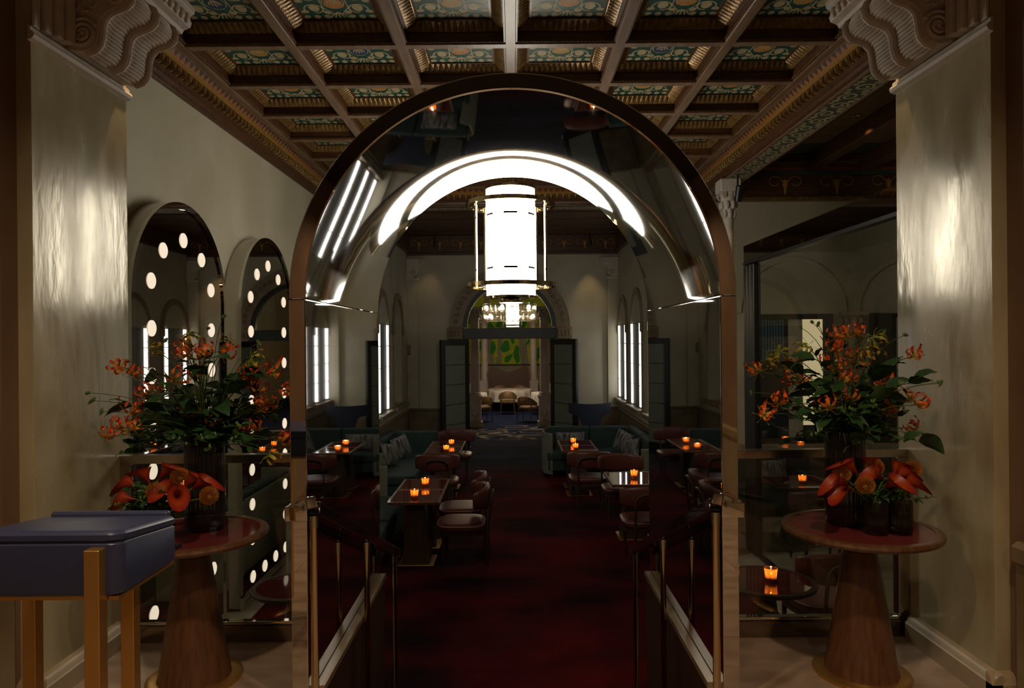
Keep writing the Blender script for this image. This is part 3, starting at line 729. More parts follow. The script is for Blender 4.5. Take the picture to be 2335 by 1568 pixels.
MB().box(-.035,.035,-.01,0,-.08,.10).build('box_face', M['archstone'], sb)

# ---- far doorway
door = struct('door_1', 'black double door with padded leaves under a round fanlight', 'door')
su = MB(); pin = arc(DX, zs, 1.085, 180, 0, 40); pout = arc(DX, zs, 1.40, 180, 0, 40)
for i in range(40):
    q = [(pin[i],.0),(pin[i+1],.0),(pin[i+1],.05),(pin[i],.05),(pout[i],.09),(pout[i+1],.09),(pout[i+1],0),(pout[i],0)]
    su.add([(p[0], YB-d, p[1]) for p, d in q], [(0,1,2,3),(3,2,5,4),(4,5,6,7)])
su.build('stone_archivolt', M['archstone'], door)
cvs = MB()
for k in range(26):
    a = R(4+172*(k+.5)/26); c = Vector((DX+1.24*math.cos(a), 0, zs+1.24*math.sin(a)))
    cvs.tube([(c.x+.055*(1-.7*i/14)*math.cos(i/14*7+a), YB-.085, c.z+.055*(1-.7*i/14)*math.sin(i/14*7+a)) for i in range(15)], .010, 4)
tag(cvs.build('carved_scrolls', M['archstone'], door), None, None, None, 'stuff')
for sx in (-1,1):
    c = DX+sx*1.27
    MB().box(c-.18,c+.18,YB-.12,YB,1.62,1.90).build('impost', M['archstone'], door, .03, 3)
    cl = MB()
    for k in range(4): cl.ball((c-.12+.08*k, YB-.12, 1.76), (.04,.03,.09), 6, 4)
    tag(cl.build('impost_leaves', M['archstone'], door), None, None, None, 'stuff')
    MB().box(c-.14,c+.14,YB-.07,YB,ZD,1.62).build('stone_jamb', M['archstone'], door, .01)
    MB().box(*sorted((DX+sx*.955, DX+sx*1.06)), YB-.02, YB+.16, ZD, 1.63).build('black_jamb', M['blackwood'], door)
fb = MB(); p0 = arc(DX, zs, .985, 180, 0, 40); p1 = arc(DX, zs, 1.085, 180, 0, 40)
for i in range(40):
    q = [(p0[i],YB+.10),(p0[i+1],YB+.10),(p0[i+1],YB-.03),(p0[i],YB-.03),(p1[i],YB-.03),(p1[i+1],YB-.03)]
    fb.add([(p[0], d, p[1]) for p, d in q], [(0,1,2,3),(3,2,5,4)])
fb.build('fanlight_frame', M['blackwood'], door)
MB().box(DX-1.08,DX+1.08,YB-.04,YB+.14,1.63,1.88).build('transom', M['blackwood'], door, .012)
MB().box(DX-1.0,DX+1.0,YB-.055,YB-.04,1.70,1.73).box(DX-1.0,DX+1.0,YB-.055,YB-.04,1.79,1.81).build('transom_beads', M['blackwood'], door)
MB().prism(arc(DX, zs, .985, 180, 0, 40), 'y', YB+.04, YB+.05).build('fanlight_pane', M['clear'], door, smooth=False)
def leaf(hx, ang, sx):
    L_, z0, z1 = .94, ZD+.02, 1.615
    lf_ = MB().box(0,.13,-.03,.03,z0,z1).box(L_-.13,L_,-.03,.03,z0,z1).box(.13,L_-.13,-.03,.03,z1-.12,z1).box(.13,L_-.13,-.03,.03,z0,z0+.14).box(.13,L_-.13,-.012,.012,z0,z1)
    o = lf_.build('leaf', M['blackwood'], door, loc=(hx, YB-.06, 0), rot=(0,0,ang))
    n = 5; zz0, zz1 = z0+.14, z1-.12; hh = (zz1-zz0)/n
    for k in range(n):
        MB().box(.135,L_-.135,-.028,.028,zz0+hh*k+.003,zz0+hh*(k+1)-.003).build('padded_panel', M['doorpad'], o, .016, 3)
    for s in (-1,1):
        MB().box(L_-.10,L_-.03,s*.03-.01,s*.03+.01,.02,.26).build('lock_plate', M['black'], o, .006)
        MB().tube([(L_-.065,s*.03,.16),(L_-.065,s*.075,.16),(L_-.16,s*.08,.16)], .010, 8).build('handle', M['brass'], o)
leaf(DX-.96, math.atan2(-.75,-.57), -1); leaf(DX+.96, math.atan2(-.75,.50), 1)

# ================================================================ PORTAL
portal = thing('mirror_portal', 'polished steel arched portal tunnel over the steps into the dining room', 'archway', (0, 3.13, 0))
RI, RO, YD, ZSP = .92, .995, 1.69, 1.79
def annulus(nm, a0, a1, mat, n=128):
    m = MB(); ai = arc(0, ZSP+.003, RI, a0, a1, n); ao = arc(0, ZSP+.003, RO, a0, a1, n)
    def strip(p, q, flip=False):
        vs = p+q; k = len(p)
        m.add(vs, [((i,i+1,k+i+1,k+i) if not flip else (k+i,k+i+1,i+1,i)) for i in range(k-1)])
    c = lambda pts, y: [(x, y, z) for x, z in pts]
    # soffit with a fine rolled front edge
    e = .006
    ai2 = arc(0, ZSP+.003, RI+e, a0, a1, n); ao2 = arc(0, ZSP+.003, RO-e, a0, a1, n)
    strip(c(ai,e), c(ai,YD)); strip(c(ai2,0), c(ai,e)); strip(c(ao2,0), c(ai2,0)); strip(c(ao,e), c(ao2,0)); strip(c(ao,YD), c(ao,e)); strip(c(ai,YD), c(ao,YD))
    for (p,q) in ((ai[0],ao[0]),(ai[-1],ao[-1])):
        m.add([(p[0],0,p[1]),(q[0],0,q[1]),(q[0],YD,q[1]),(p[0],YD,p[1])], [(0,1,2,3)])
    me = m.mesh(nm, mat, ang=20); return put(nm, me, portal)
annulus('arch_vault', 180, 0, M['steel'])
for sx in (-1,1):
    a, b = sorted((sx*RI, sx*RO))
    MB().box(a,b,0,YD,.002,ZSP).build('side_panel', M['steel'], portal, .005, 2)
    MB().box(*sorted((sx*.885, sx*RO)), .088, YD-.05, ZD, -.002).build('wood_plinth', M['walnutd'], portal)
    MB().box(*sorted((sx*.872, sx*.919)), .088, YD-.05, -.002, .032).build('plinth_trim', M['pltrim'], portal, .004)
# steps
steps = struct('stairs', 'red carpeted steps down through the steel portal', 'stairs')
for k in range(1, 6):
    MB().box(-.88,.88,3.216+.265*(k-1)+.002,3.216+.265*k,ZD,-.15*k).build('step', M['carpet'], steps, .012, 2)
# handrails
def handrail(sx):
    r = thing('handrail', 'dark glossy handrail on slim brass posts, %s' % ('nearer the host stand' if sx < 0 else 'away from the host stand'), 'handrail', (sx*.84, 2.95, 0), 0, 'handrails inside the steel portal')
    MB().bar((0,0,.905),(0,2.03,.105),.055,.055).build('sloping_rail', M['railglass'], r, .006)
    MB().bar((sx*.115,-.0,.885),(sx*.02,-.0,.885),.05,.062).build('cap', M['steel'], r, .005)
    MB().bar((sx*.065,.03,.90),(0,-.03,.935),.05,.05).build('elbow', M['steel'], r, .006)
    MB().box(*sorted((sx*.070,sx*.118)), -.02,.178,.855,.915).build('wall_bracket', M['steel'], r, .004)
    MB().bar((0,2.03,.105),(0,2.09,.08),.057,.057).build('end_cap', M['brass'], r, .004)
    for (y, z0, z1) in ((.0,.0,.875),(1.05,-.60,.465),(1.98,ZD+.008,.10)):
        p = MB().lathe([(.0165,z0),(.0165,z1-.05)], 14, (0,y,0)).build('post', M['brass'], r)
        MB().lathe([(.019,z1-.05),(.019,z1)], 14, (0,y,0)).build('collar', M['steelsat'], p)
handrail(-1); handrail(1)

# ---- glass balustrades either side
def balustrade(sx):
    r = thing('glass_balustrade', 'steel framed glass balustrade behind the flower table %s' % ('next to the navy host stand' if sx < 0 else 'with the twin ribbed vases in full view'), 'balustrade', (0,3.80,0), 0, 'glass balustrades')
    x0, x1 = sorted((sx*1.0, sx*(XJ-.004)))
    MB().box(x0,x1,-.03,.03,.955,1.0).build('top_rail', M['steelsat'], r, .004)
    MB().box(x0,x1,-.035,.035,.0,.085).build('base_rail', M['bronze'], r, .004)
    MB().box(x0,x1,-.022,.022,.085,.105).build('glazing_channel', M['steel'], r, .004)
    e = sx*(XJ-.004); a, b = sorted((e, e-sx*.055))
    MB().box(a,b,-.03,.03,.105,.955).build('end_post', M['steelsat'], r, .004)
    e2 = sx*1.0; a2, b2 = sorted((e2, e2+sx*.012))
    xs = sorted((e2, e-sx*.056)); mid = sx*1.56
    for u, v in ((xs[0], mid-.002), (mid+.002, xs[1])):
        MB().box(u+.001,v-.001,-.006,.006,.10,.957).build('glass_pane', M['clear'], r, .0015, 1)
balustrade(-1); balustrade(1)

# ---- dark framed glass partition to the side aisle
pt = thing('glass_partition', 'black framed glass partition with bronze mirror header beside the aisle', 'partition', (2.79, 0, 0))
MB().box(-.03,.03,YJ1+.005,8.42,2.50,2.695).build('mirror_header', M['bronze'], pt, .003)
MB().box(-.04,.04,YJ1+.005,8.42,2.465,2.498).build('top_bar', M['black'], pt, .004)
for y in (8.05,8.17,8.29):
    MB().box(-.045,.045,y,y+.11,ZD,2.46).build('fluted_post', M['blackwood'], pt, .02, 3)
MB().box(-.02,.02,YJ1+.01,8.04,ZD,ZD+.05).build('bottom_rail', M['black'], pt)
MB().box(-.005,.005,YJ1+.01,8.045,ZD+.05,2.463).build('glass_pane', M['clear'], pt)

# ---- arched mirrors with bulbs on the left wall
def arch_mirror(yc, label):
    r = thing('arched_mirror', label, 'mirror', (-XW, yc, ZD), 0, 'arched bulb mirrors on the left wall')
    hw, zt = .775, 1.90-ZD
    shape = lambda w_, b0: [(-w_,b0),(w_,b0)] + arc(0, zt, w_, 0, 180, 48)
    MB().prism(shape(hw-.004,.02), 'x', .002, .145).build('casing', M['steelsat'], r, ang=30)
    outer, inner = shape(hw,.0), shape(hw-.05,.05)
    n = len(outer); m = MB()
    vs = [(.145,*p) for p in outer]+[(.172,*p) for p in outer]+[(.172,*p) for p in inner]+[(.155,*p) for p in inner]
    fs = []
    for k in range(3):
        for i in range(n): fs.append((k*n+i, k*n+(i+1)%n, (k+1)*n+(i+1)%n, (k+1)*n+i))
    m.add(vs, fs); m.build('rim', M['steel'], r, ang=25)
    MB().prism(shape(hw-.051,.051), 'x', .146, .158).build('mirror_plate', M['mirror'], r, smooth=False)
    bm_ = MB().lathe([(.0575,0),(.0575,.004),(.048,.010),(.025,.014),(.002,.015)], 24).xf(Matrix.Rotation(PI/2,4,'Y'))
    meW = bm_.mesh('bulb', M['bulb'])
    pos = [(0,zt+.49),(-.315,zt+.375),(.315,zt+.375)]
    for k in range(8):
        for s in (-1,1): pos.append((s*.49, zt+.14-.335*k))
    for y in (-.49,-.163,.163,.49): pos.append((y,.23))
    for (y, z) in pos:
        put('bulb', meW, r, (.159, y, z))
arch_mirror(5.45, 'tall arched steel mirror with round bulbs, nearer the host stand')
arch_mirror(7.33, 'tall arched steel mirror with round bulbs, nearer the hanging lamp')

# ---- hanging lamp
lamp = thing('pendant_lantern', 'large hanging cylinder lantern of white glass with brass rings and rods', 'lantern', (-.015, 6.95, 0))
MB().lathe([(.241,2.035),(.241,3.075)], 64, cap0=False, cap1=False).build('shade', M['shade'], lamp)
for z in (2.138,2.932):
    rg = MB(); n = 72
    for i in range(n):
        a, b = 2*PI*i/n, 2*PI*(i+1)/n
        q = [(.400,z-.02),(.440,z-.02),(.440,z+.02),(.400,z+.02)]
        va = [(r_*math.cos(a), r_*math.sin(a), zz_) for r_, zz_ in q]; vb = [(r_*math.cos(b), r_*math.sin(b), zz_) for r_, zz_ in q]
        rg.add(va+vb, [(0,1,5,4),(1,2,6,5),(2,3,7,6),(3,0,4,7)])
    rg.build('ring', M['brass'], lamp, ang=50)
for a in (14,42,138,166,194,346):
    x, y = .352*math.cos(R(a)), .352*math.sin(R(a))
    MB().lathe([(.012,2.12),(.012,2.95)], 10, (x,y,0)).build('rod', M['brass'], lamp)
    for z in (2.138,2.932): MB().tube([(x,y,z),(x*1.14,y*1.14,z)], .008, 6).build('rod_arm', M['brass'], lamp)
for k in range(6):
    for z in (2.30,2.82):
        a0 = R(-90+60*k-16); m = MB(); ps = [a0+R(32)*i/8 for i in range(9)]
        m.loops([[(.2425*math.cos(t), .2425*math.sin(t), z+d) for t in ps] for d in (-.010,.010)], False)
        m.build('clip', M['black'], lamp)
for z, r0, nm in ((2.022,.244,'bottom_plate'),(3.088,.244,'top_plate')):
    MB().lathe([(.05,z-.012),(r0,z-.012),(r0,z+.012),(.05,z+.012)], 48).build(nm, M['brass'], lamp, ang=40)
MB().lathe([(.0,1.966),(.112,1.966),(.112,1.972)], 32).build('bottom_lens', M['shade'], lamp)
MB().lathe([(.12,1.966),(.125,1.98),(.125,2.0),(.06,2.01)], 32, cap0=False).build('bottom_collar', M['brass'], lamp)
MB().lathe([(.018,3.09),(.018,3.80),(.07,3.80),(.07,3.829)], 16).build('hanging_rod', M['brass'], lamp)

# ---- spotlights
def spot(loc, aim, label, power, r_=.045, l_=.19):
    o = thing('spotlight', label, 'spotlight', loc)
    d = (Vector(aim)-Vector(loc)).normalized(); q = d.to_track_quat('-Z','Y').to_matrix().to_4x4()
    MB().lathe([(r_*.5,l_),(r_,l_-.01),(r_,0),(r_*.9,0),(r_*.85,.05)], 20, cap1=False).xf(q).build('can', M['black'], o)
    MB().lathe([(.001,.045),(r_*.86,.045)], 20, cap0=False, cap1=False).xf(q).build('reflector', M['spotlit'], o)
    MB().lathe([(.012,.1),(.012,.34)], 8).build('stem', M['black'], o)
    if power:
        light('spotlight_beam', 'SPOT', Vector(loc)+d*.01, power, (1,.66,.32), aim, .02, angle=55, blend=.8)
spot((-1.97,3.98,3.33), (-2.12,3.78,2.5), 'black cylinder spotlight beside the left-hand console capital', 9)
spot((1.97,3.98,3.33), (2.12,3.78,2.5), 'black cylinder spotlight beside the right-hand console capital', 7)
spot((2.74,8.55,3.26), (2.7,9.0,2.0), 'black cylinder spotlight beside the pale carved column', 3)
spot((-1.75,16.0,3.72), (-2.2,16.4,1.5), 'small black spotlight under the frieze by the left rear corner', 6, .04, .14)
spot((1.75,16.0,3.72), (1.85,16.4,.6), 'small black spotlight under the frieze by the right rear corner', 22, .04, .14)

# ================================================================ FURNITURE OF THE SUNKEN ROOM
ZF = ZD + .008
def superell(a, b, n=32, e=4, z=0, cx=0, cy=0):
    out = []
    for i in range(n):
        t = 2*PI*i/n; c, s = math.cos(t), math.sin(t)
        out.append((cx + a*math.copysign(abs(c)**(2/e), c), cy + b*math.copysign(abs(s)**(2/e), s), z))
    return out
def chair_meshes():
    d = {}
    W_, D_ = .285, .265
    d['seat'] = MB().loops([superell(W_*s, D_*s, 36, 3.6, z) for s, z in ((.93,.385),(.99,.400),(1,.41),(1,.44),(.985,.452),(.93,.462),(.75,.467),(.4,.47),(.05,.47))]).mesh('seat', M['leather'])
    d['pip'] = MB().tube(superell(W_*1.0, D_*1.0, 36, 3.6, .447), .0045, 6, True).mesh('piping', M['piping'])
    d['fr'] = MB().loops([superell(W_*.93, D_*.93, 28, 3.6, z) for z in (.335,.385)]).mesh('seat_frame', M['walnutd'])
    rings = []
    for i in range(25):
        a = -1+2*i/24; th = 1 if abs(a) < .92 else .55 if abs(a) < .99 else .18
        x = .315*math.sin(a*1.25)/math.sin(1.25); y = -.30+.155*(abs(a)**2.2)
        dx = math.cos(a*1.25); dy = .155*2.2*abs(a)**1.2*(1 if a > 0 else -1); nv = Vector((dy, -dx*.315*1.25/math.sin(1.25))).normalized()
        z0, z1 = .615+.035*a*a, .865-.045*a*a
        zc, hz = (z0+z1)/2, (z1-z0)/2*(.75+.25*th if th<1 else 1); hy = .030*th
        r_ = []
        for j in range(12):
            t = 2*PI*j/12; c, s_ = math.cos(t), math.sin(t)
            u = math.copysign(abs(c)**.55, c)*hy; v = math.copysign(abs(s_)**.45, s_)*hz
            r_.append((x+nv.x*u, y+nv.y*u, zc+v))
        rings.append(r_)
    d['back'] = MB().loops(rings).mesh('backrest', M['leather'], ang=60)
    hp_ = [(-.17,-.30,.42),(-.172,-.335,.62),(-.165,-.345,.72),(-.13,-.35,.765),(-.06,-.355,.785),(0,-.357,.787),(.06,-.355,.785),(.13,-.35,.765),(.165,-.345,.72),(.172,-.335,.62),(.17,-.30,.42)]
    d['hoop'] = MB().tube(hp_, .015, 8).mesh('hoop', M['walnutd'])
    d['leg'] = MB().tube([(0,0,.385),(0,0,.25),(0,0,0)], [.021,.019,.012], 10).mesh('leg', M['walnutd'])
    return d
CM = chair_meshes()
def chair(x, y, rz, label):
    r = thing('dining_chair', label, 'chair', (x, y, ZF), rz, 'burgundy dining chairs')
    s = put('seat', CM['seat'], r); put('piping', CM['pip'], s); put('seat_frame', CM['fr'], r)
    put('backrest', CM['back'], r); put('hoop', CM['hoop'], r)
    for (lx, ly) in ((-.21,.19),(.21,.19)): put('leg', CM['leg'], r, (lx, ly, 0))
    for lx in (-.17,.17):
        MBt = MB().tube([(lx,-.30,.42),(lx,-.285,.30),(lx,-.30,0)], [.016,.019,.013], 10)
        MBt.build('leg', M['walnutd'], r)
    return r
chair(-.60, 8.00, R(90), 'burgundy leather chair side-on, at the near square table')
chair(-.66, 8.72, R(90), 'burgundy leather chair side-on, half hidden behind another side-on chair')
chair(-1.11, 10.42, 0, 'burgundy leather chair with hoop back, between the two left-hand table pairs')
chair(-1.05, 12.76, PI, 'burgundy leather chair facing the steps, behind the left rear table pair')
chair(1.10, 10.55, 0, 'burgundy leather chair with hoop back, at the right rear table pair')
chair(1.50, 9.78, PI, 'burgundy leather chair facing the steps behind the strip-lit table')
chair(1.50, 8.06, 0, 'burgundy leather chair with hoop back, in front of the strip-lit table')
chair(2.44, 5.62, R(10), 'burgundy leather chair by the small round candle table behind the glass')
chair(3.30, 7.75, R(-8), 'burgundy leather chair in the side aisle behind the partition')

TM = {}
def square_table(x, y, wx, wy, label, gl='burgglass'):
    r = thing('square_table', label, 'table', (x, y, ZF), 0, 'square pedestal tables')
    z1 = .735
    e = .028
    f = MB(); 
    f.box(-wx/2,wx/2,-wy/2,-wy/2+e,z1-.03,z1).box(-wx/2,wx/2,wy/2-e,wy/2,z1-.03,z1).box(-wx/2,-wx/2+e,-wy/2+e,wy/2-e,z1-.03,z1).box(wx/2-e,wx/2,-wy/2+e,wy/2-e,z1-.03,z1)
    f.build('top_frame', M['walnut'], r, .003, 1)
    MB().box(-wx/2+e,wx/2-e,-wy/2+e,wy/2-e,z1-.028,z1-.002).build('glass_inset', M[gl], r)
    p = MB(); q = lambda s, z: [(-s,-s,z),(s,-s,z),(s,s,z),(-s,s,z)]
    p.loops([q(.16,.008),(q(.095,z1-.06)),q(.19,z1-.03)]); p.build('pedestal', M['walnutd'], r, .008)
    MB().box(-.2,.2,-.2,.2,0,.008).build('base_plate', M['gold'], r, .003, 1)
    return r
square_table(-1.106, 8.00, .583, .64, 'square burgundy glass table with candle, nearest the steps')
square_table(-1.106, 8.66, .583, .64, 'square burgundy glass table with candle, pushed behind the one nearest the steps')
square_table(-1.13, 11.33, .583, .66, 'square burgundy glass table with candle, front of the left rear pair')
square_table(-1.13, 12.02, .583, .66, 'square burgundy glass table with candle, back of the left rear pair')
square_table(1.045, 11.42, .583, .60, 'square burgundy glass table with candle, front of the right rear pair')
square_table(1.045, 12.03, .583, .60, 'square burgundy glass table with candle, back of the right rear pair')
square_table(1.50, 8.93, .64, .84, 'square dark table reflecting the lit window strips')
square_table(3.45, 8.62, .75, .75, 'square wooden table with candle in the side aisle')

def round_table(x, y, z, rt, hgt, label, topm, pr=(.09,.16), base=.22, group=None, walnut='walnut'):
    r = thing('round_table', label, 'table', (x, y, z), 0, group)
    tp = MB().lathe([(rt-.02,hgt-.034),(rt-.006,hgt-.028),(rt,hgt-.016),(rt-.004,hgt-.004),(rt-.012,hgt),(rt-.042,hgt),(rt-.042,hgt-.004)], 64, cap1=False)
    tp.build('top_rim', M[walnut], r)
    MB().lathe([(rt-.042,hgt-.012),(rt-.042,hgt-.003)], 64).build('glass_inset', M[topm], r, smooth=True)
    MB().lathe([(pr[0]*1.15,hgt-.034),(pr[0]*.83,hgt-.09),(pr[0]*.80,hgt-.10),(pr[0]*.80,hgt-.11)][::-1], 40).build('collar', M[walnut], r)
    MB().lathe([(pr[1],.018),(pr[1]*.98,.03),(pr[0]*.83,hgt-.112),(pr[0]*.78,hgt-.11)], 48).build('pedestal', M[walnut], r)
    MB().lathe([(base,0),(base,.014),(base-.006,.018),(pr[1],.018)], 56).build('base_plate', M['gold'], r)
    return r
round_table(1.84, 5.15, ZD, .345, .735, 'small round table with candle behind the glass balustrade', 'burgglass', (.07,.13), .18, None, 'walnutd')
round_table(-1.60, 5.12, ZD, .31, .735, 'small round table beside the first arched mirror behind the glass', 'burgglass', (.07,.13), .18, None, 'walnutd')

# votive candles
va = MB().lathe([(.034,0),(.039,.004),(.043,.055),(.047,.095),(.043,.095),(.038,.02),(.003,.012)], 20, cap1=False).mesh('glass_cup', M['amber'])
fl = MB().lathe([(.002,.040),(.007,.047),(.0075,.055),(.004,.067),(.001,.078)], 10).mesh('flame', M['flame'])
wx_ = MB().lathe([(.030,.016),(.030,.042),(.002,.044)], 14).mesh('wax', M['cream'])
def candle(x, y, z, label):
    r = thing('candle_votive', label, 'candle', (x, y, z), 0, 'amber votive candles')
    put('glass_cup', va, r); put('flame', fl, r); put('wax', wx_, r)
    light('candle_flame_light', 'POINT', (x, y, z+.086), .32, (1,.72,.42), size=.005)
ZT = ZF+.735
candle(-1.12, 7.90, ZT, 'amber glass candle on the square table nearest the steps')
candle(-1.08, 8.55, ZT, 'amber glass candle on the table behind the one nearest the steps')
candle(-1.08, 11.22, ZT, 'amber glass candle on the front table of the left rear pair')
candle(-1.05, 11.85, ZT, 'amber glass candle on the back table of the left rear pair')
candle(.985, 11.30, ZT, 'amber glass candle on the front table of the right rear pair')
candle(1.0, 11.9, ZT, 'amber glass candle on the back table of the right rear pair')
candle(1.52, 8.95, ZT, 'amber glass candle on the table that reflects the window strips')
candle(3.48, 8.52, ZT, 'amber glass candle on the square table in the side aisle')
candle(1.86, 5.13, ZD+.735-.003, 'amber glass candle on the small round table behind the glass')

# banquettes
def wall_path(path, thick, z0, z1, lean=0.0, n=6):
    """upright slab following a plan path, rounded top; offset to the left of the path"""
    m = MB(); P_ = [Vector((p[0], p[1])) for p in path]; rings = []
    for i in range(len(P_)):
        d = (P_[min(i+1,len(P_)-1)]-P_[max(i-1,0)]).normalized(); nn = Vector((-d.y, d.x))
        prof = [(0,z0),(0+lean,z1-.03),(lean+.01*thick,z1-.008),(lean+thick*.3,z1),(lean+thick*.7,z1),(lean+thick*.97,z1-.015),(lean+thick,z1-.05),(thick,z0)]
        rings.append([(P_[i].x+nn.x*u, P_[i].y+nn.y*u, z) for u, z in prof])
    return m.loops(rings)
def qarc(c, r, a0, a1, n=8): return [(c[0]+r*math.cos(R(a0+(a1-a0)*i/n)), c[1]+r*math.sin(R(a0+(a1-a0)*i/n))) for i in range(n+1)]
def pillow(x, y, z, rot, sx, sz, label):
    rings = []
    n = 12
    for k in range(-3, 4):
        t = k/3; rings.append([(p[0]*(1-.9*abs(t)**3*.12), t*.075*1.0, p[1]) for p in [(q[0], q[1]) for q in superell(sx/2*(1-.16*abs(t)**2), sz/2*(1-.16*abs(t)**2), 32, 7)]])
    m = MB(); 
    def f(u, v):
        ed = (1-abs(u)**4)*(1-abs(v)**4); pin = 1-.06*(1-abs(u))*abs(v)**2; pin2 = 1-.06*(1-abs(v))*abs(u)**2
        return (u*sx/2*pin2, ed, v*sz/2*pin)
    N_ = 12
    for s in (-1,1):
        vs = []; 
        for i in range(N_+1):
            for j in range(N_+1):
                a, b, c = f(-1+2*i/N_, -1+2*j/N_); vs.append((a, s*(.004+.07*b**.6), c))
        m.add(vs, [(i*(N_+1)+j, i*(N_+1)+j+1, (i+1)*(N_+1)+j+1, (i+1)*(N_+1)+j) for i in range(N_) for j in range(N_)])
    o = m.build('cushion', M['pillow'], None, loc=(x,y,z), rot=rot, ang=70)
    return tag(o, label, 'cushion', 'grey woven cushions on the banquettes')
def legs(root, pts):
    for (x, y) in pts: MB().lathe([(.018,0),(.024,.12)], 10, (x,y,0)).build('leg', M['walnutd'], root)

# left rear corner banquette
b = thing('banquette', 'teal corner banquette with two square cushions in the left rear', 'banquette', (0,0,ZF))
MB().box(-2.22,-1.50,10.65,13.0,.12,.30).build('seat_base', M['teal'], b, .02)
MB().box(-2.20,-1.48,10.63,12.2,.30,.45).build('seat_cushion', M['teal'], b, .045, 4)
MB().box(-2.20,-1.45,12.21,13.0,.30,.45).build('seat_cushion', M['teal'], b, .045, 4)
MB().box(-2.34,-1.42,12.98,13.12,.20,.83).build('back_cushion', M['teal'], b, .04, 4)
for (y0, y1) in ((10.72,11.80),(11.81,12.97)):
    MB().box(-2.34,-2.18,y0,y1,.40,.84).build('back_cushion', M['teal'], b, .05, 4)
wall_path([(-1.42,13.17)]+[(-2.2,13.17)]+qarc((-2.2,13.0),.17,90,180)[1:]+[(-2.37,10.9)]+qarc((-2.2,10.85),.17,180,270)[1:]+[(-1.98,10.68)], -.035, .06, .80).build('outer_shell', M['sage'], b, ang=50)
legs(b, [(-1.56,10.72),(-2.1,10.72),(-1.5,12.9),(-1.56,11.8)])
pillow(-2.06, 11.55, ZF+.63, (R(-14),R(8),R(72)), .42, .38, 'grey woven square cushion at the open end of the left rear banquette')
pillow(-1.98, 12.35, ZF+.64, (R(-16),R(-10),R(60)), .42, .38, 'grey woven square cushion nearer the left rear corner of the banquette')
# left front banquette
b = thing('banquette', 'teal banquette behind the square table nearest the steps', 'banquette', (0,0,ZF))
MB().box(-2.05,-1.44,6.75,9.30,.12,.30).build('seat_base', M['teal'], b, .02)
MB().box(-2.03,-1.42,6.72,8.02,.30,.45).build('seat_cushion', M['teal'], b, .045, 4)
MB().box(-2.03,-1.42,8.03,9.33,.30,.45).build('seat_cushion', M['teal'], b, .045, 4)
for (y0, y1) in ((6.85,8.02),(8.03,9.2)):
    MB().box(-2.16,-1.98,y0,y1,.40,.84).build('back_cushion', M['teal'], b, .05, 4)
wall_path([(-1.70,9.42)]+qarc((-1.95,9.17),.25,90,180)+[(-2.2,6.95)]+qarc((-1.95,6.93),.25,180,270)+[(-1.70,6.68)], -.035, .06, .82).build('outer_shell', M['sage'], b, ang=50)
legs(b, [(-1.5,6.8),(-1.5,9.2),(-2.05,6.8)])
# right rear corner banquette
b = thing('banquette', 'teal corner banquette with three cushions in the right rear', 'banquette', (0,0,ZF))
MB().box(.62,2.20,12.75,13.40,.12,.30).box(1.75,2.22,10.9,12.76,.12,.30).build('seat_base', M['teal'], b, .02)
MB().box(.60,1.42,12.72,13.40,.30,.45).build('seat_cushion', M['teal'], b, .045, 4)
MB().box(1.43,2.20,12.72,13.40,.30,.45).build('seat_cushion', M['teal'], b, .045, 4)
MB().box(1.72,2.20,10.92,12.71,.30,.45).build('seat_cushion', M['teal'], b, .045, 4)
for (x0, x1) in ((.62,1.425),(1.435,2.14)):
    MB().box(x0,x1,13.38,13.53,.20,.84).build('back_cushion', M['teal'], b, .04, 4)
for (y0, y1) in ((11.0,12.1),(12.11,13.38)):
    MB().box(2.14,2.31,y0,y1,.40,.86).build('back_cushion', M['teal'], b, .06, 4)
wall_path([(.70,12.74),(.575,12.90),(.56,13.2)]+qarc((.72,13.42),.16,180,90)+[(2.15,13.58)]+qarc((2.17,13.41),.17,90,0)+[(2.34,11.1)]+qarc((2.14,11.05),.2,0,-90)+[(1.95,10.85)], .035, .06, .80).build('outer_shell', M['sage'], b, ang=50)
legs(b, [(.68,12.8),(.68,13.3),(1.8,10.98),(2.15,10.98)])
pillow(1.06, 13.28, ZF+.60, (R(-12),0,0), .56, .30, 'long grey woven cushion behind the right rear table pair')
pillow(1.98, 12.75, ZF+.64, (R(-14),R(14),R(-55)), .42, .38, 'grey woven square cushion in the right rear corner of the banquette')
pillow(2.02, 12.0, ZF+.62, (R(-14),R(-12),R(-68)), .42, .36, 'grey woven square cushion along the window side of the right rear banquette')
# right front banquette
b = thing('banquette', 'teal banquette with pale rounded end between the portal and the partition', 'banquette', (0,0,ZF))
MB().box(1.90,2.50,8.15,10.25,.12,.30).build('seat_base', M['teal'], b, .02)
MB().box(1.88,2.48,8.12,9.18,.30,.45).build('seat_cushion', M['teal'], b, .045, 4)
MB().box(1.88,2.48,9.19,10.25,.30,.45).build('seat_cushion', M['teal'], b, .045, 4)
MB().box(2.40,2.56,8.3,9.2,.40,.84).build('back_cushion', M['teal'], b, .05, 4); MB().box(2.40,2.56,9.21,10.2,.40,.84).build('back_cushion', M['teal'], b, .05, 4)
wall_path([(2.12,10.30)]+qarc((2.37,10.08),.22,90,0)+[(2.59,8.35)]+qarc((2.34,8.32),.25,0,-90)+[(2.12,8.07)], .035, .06, .82).build('outer_shell', M['sage'], b, ang=50)
legs(b, [(1.95,8.2),(1.95,10.2),(2.5,8.25)])
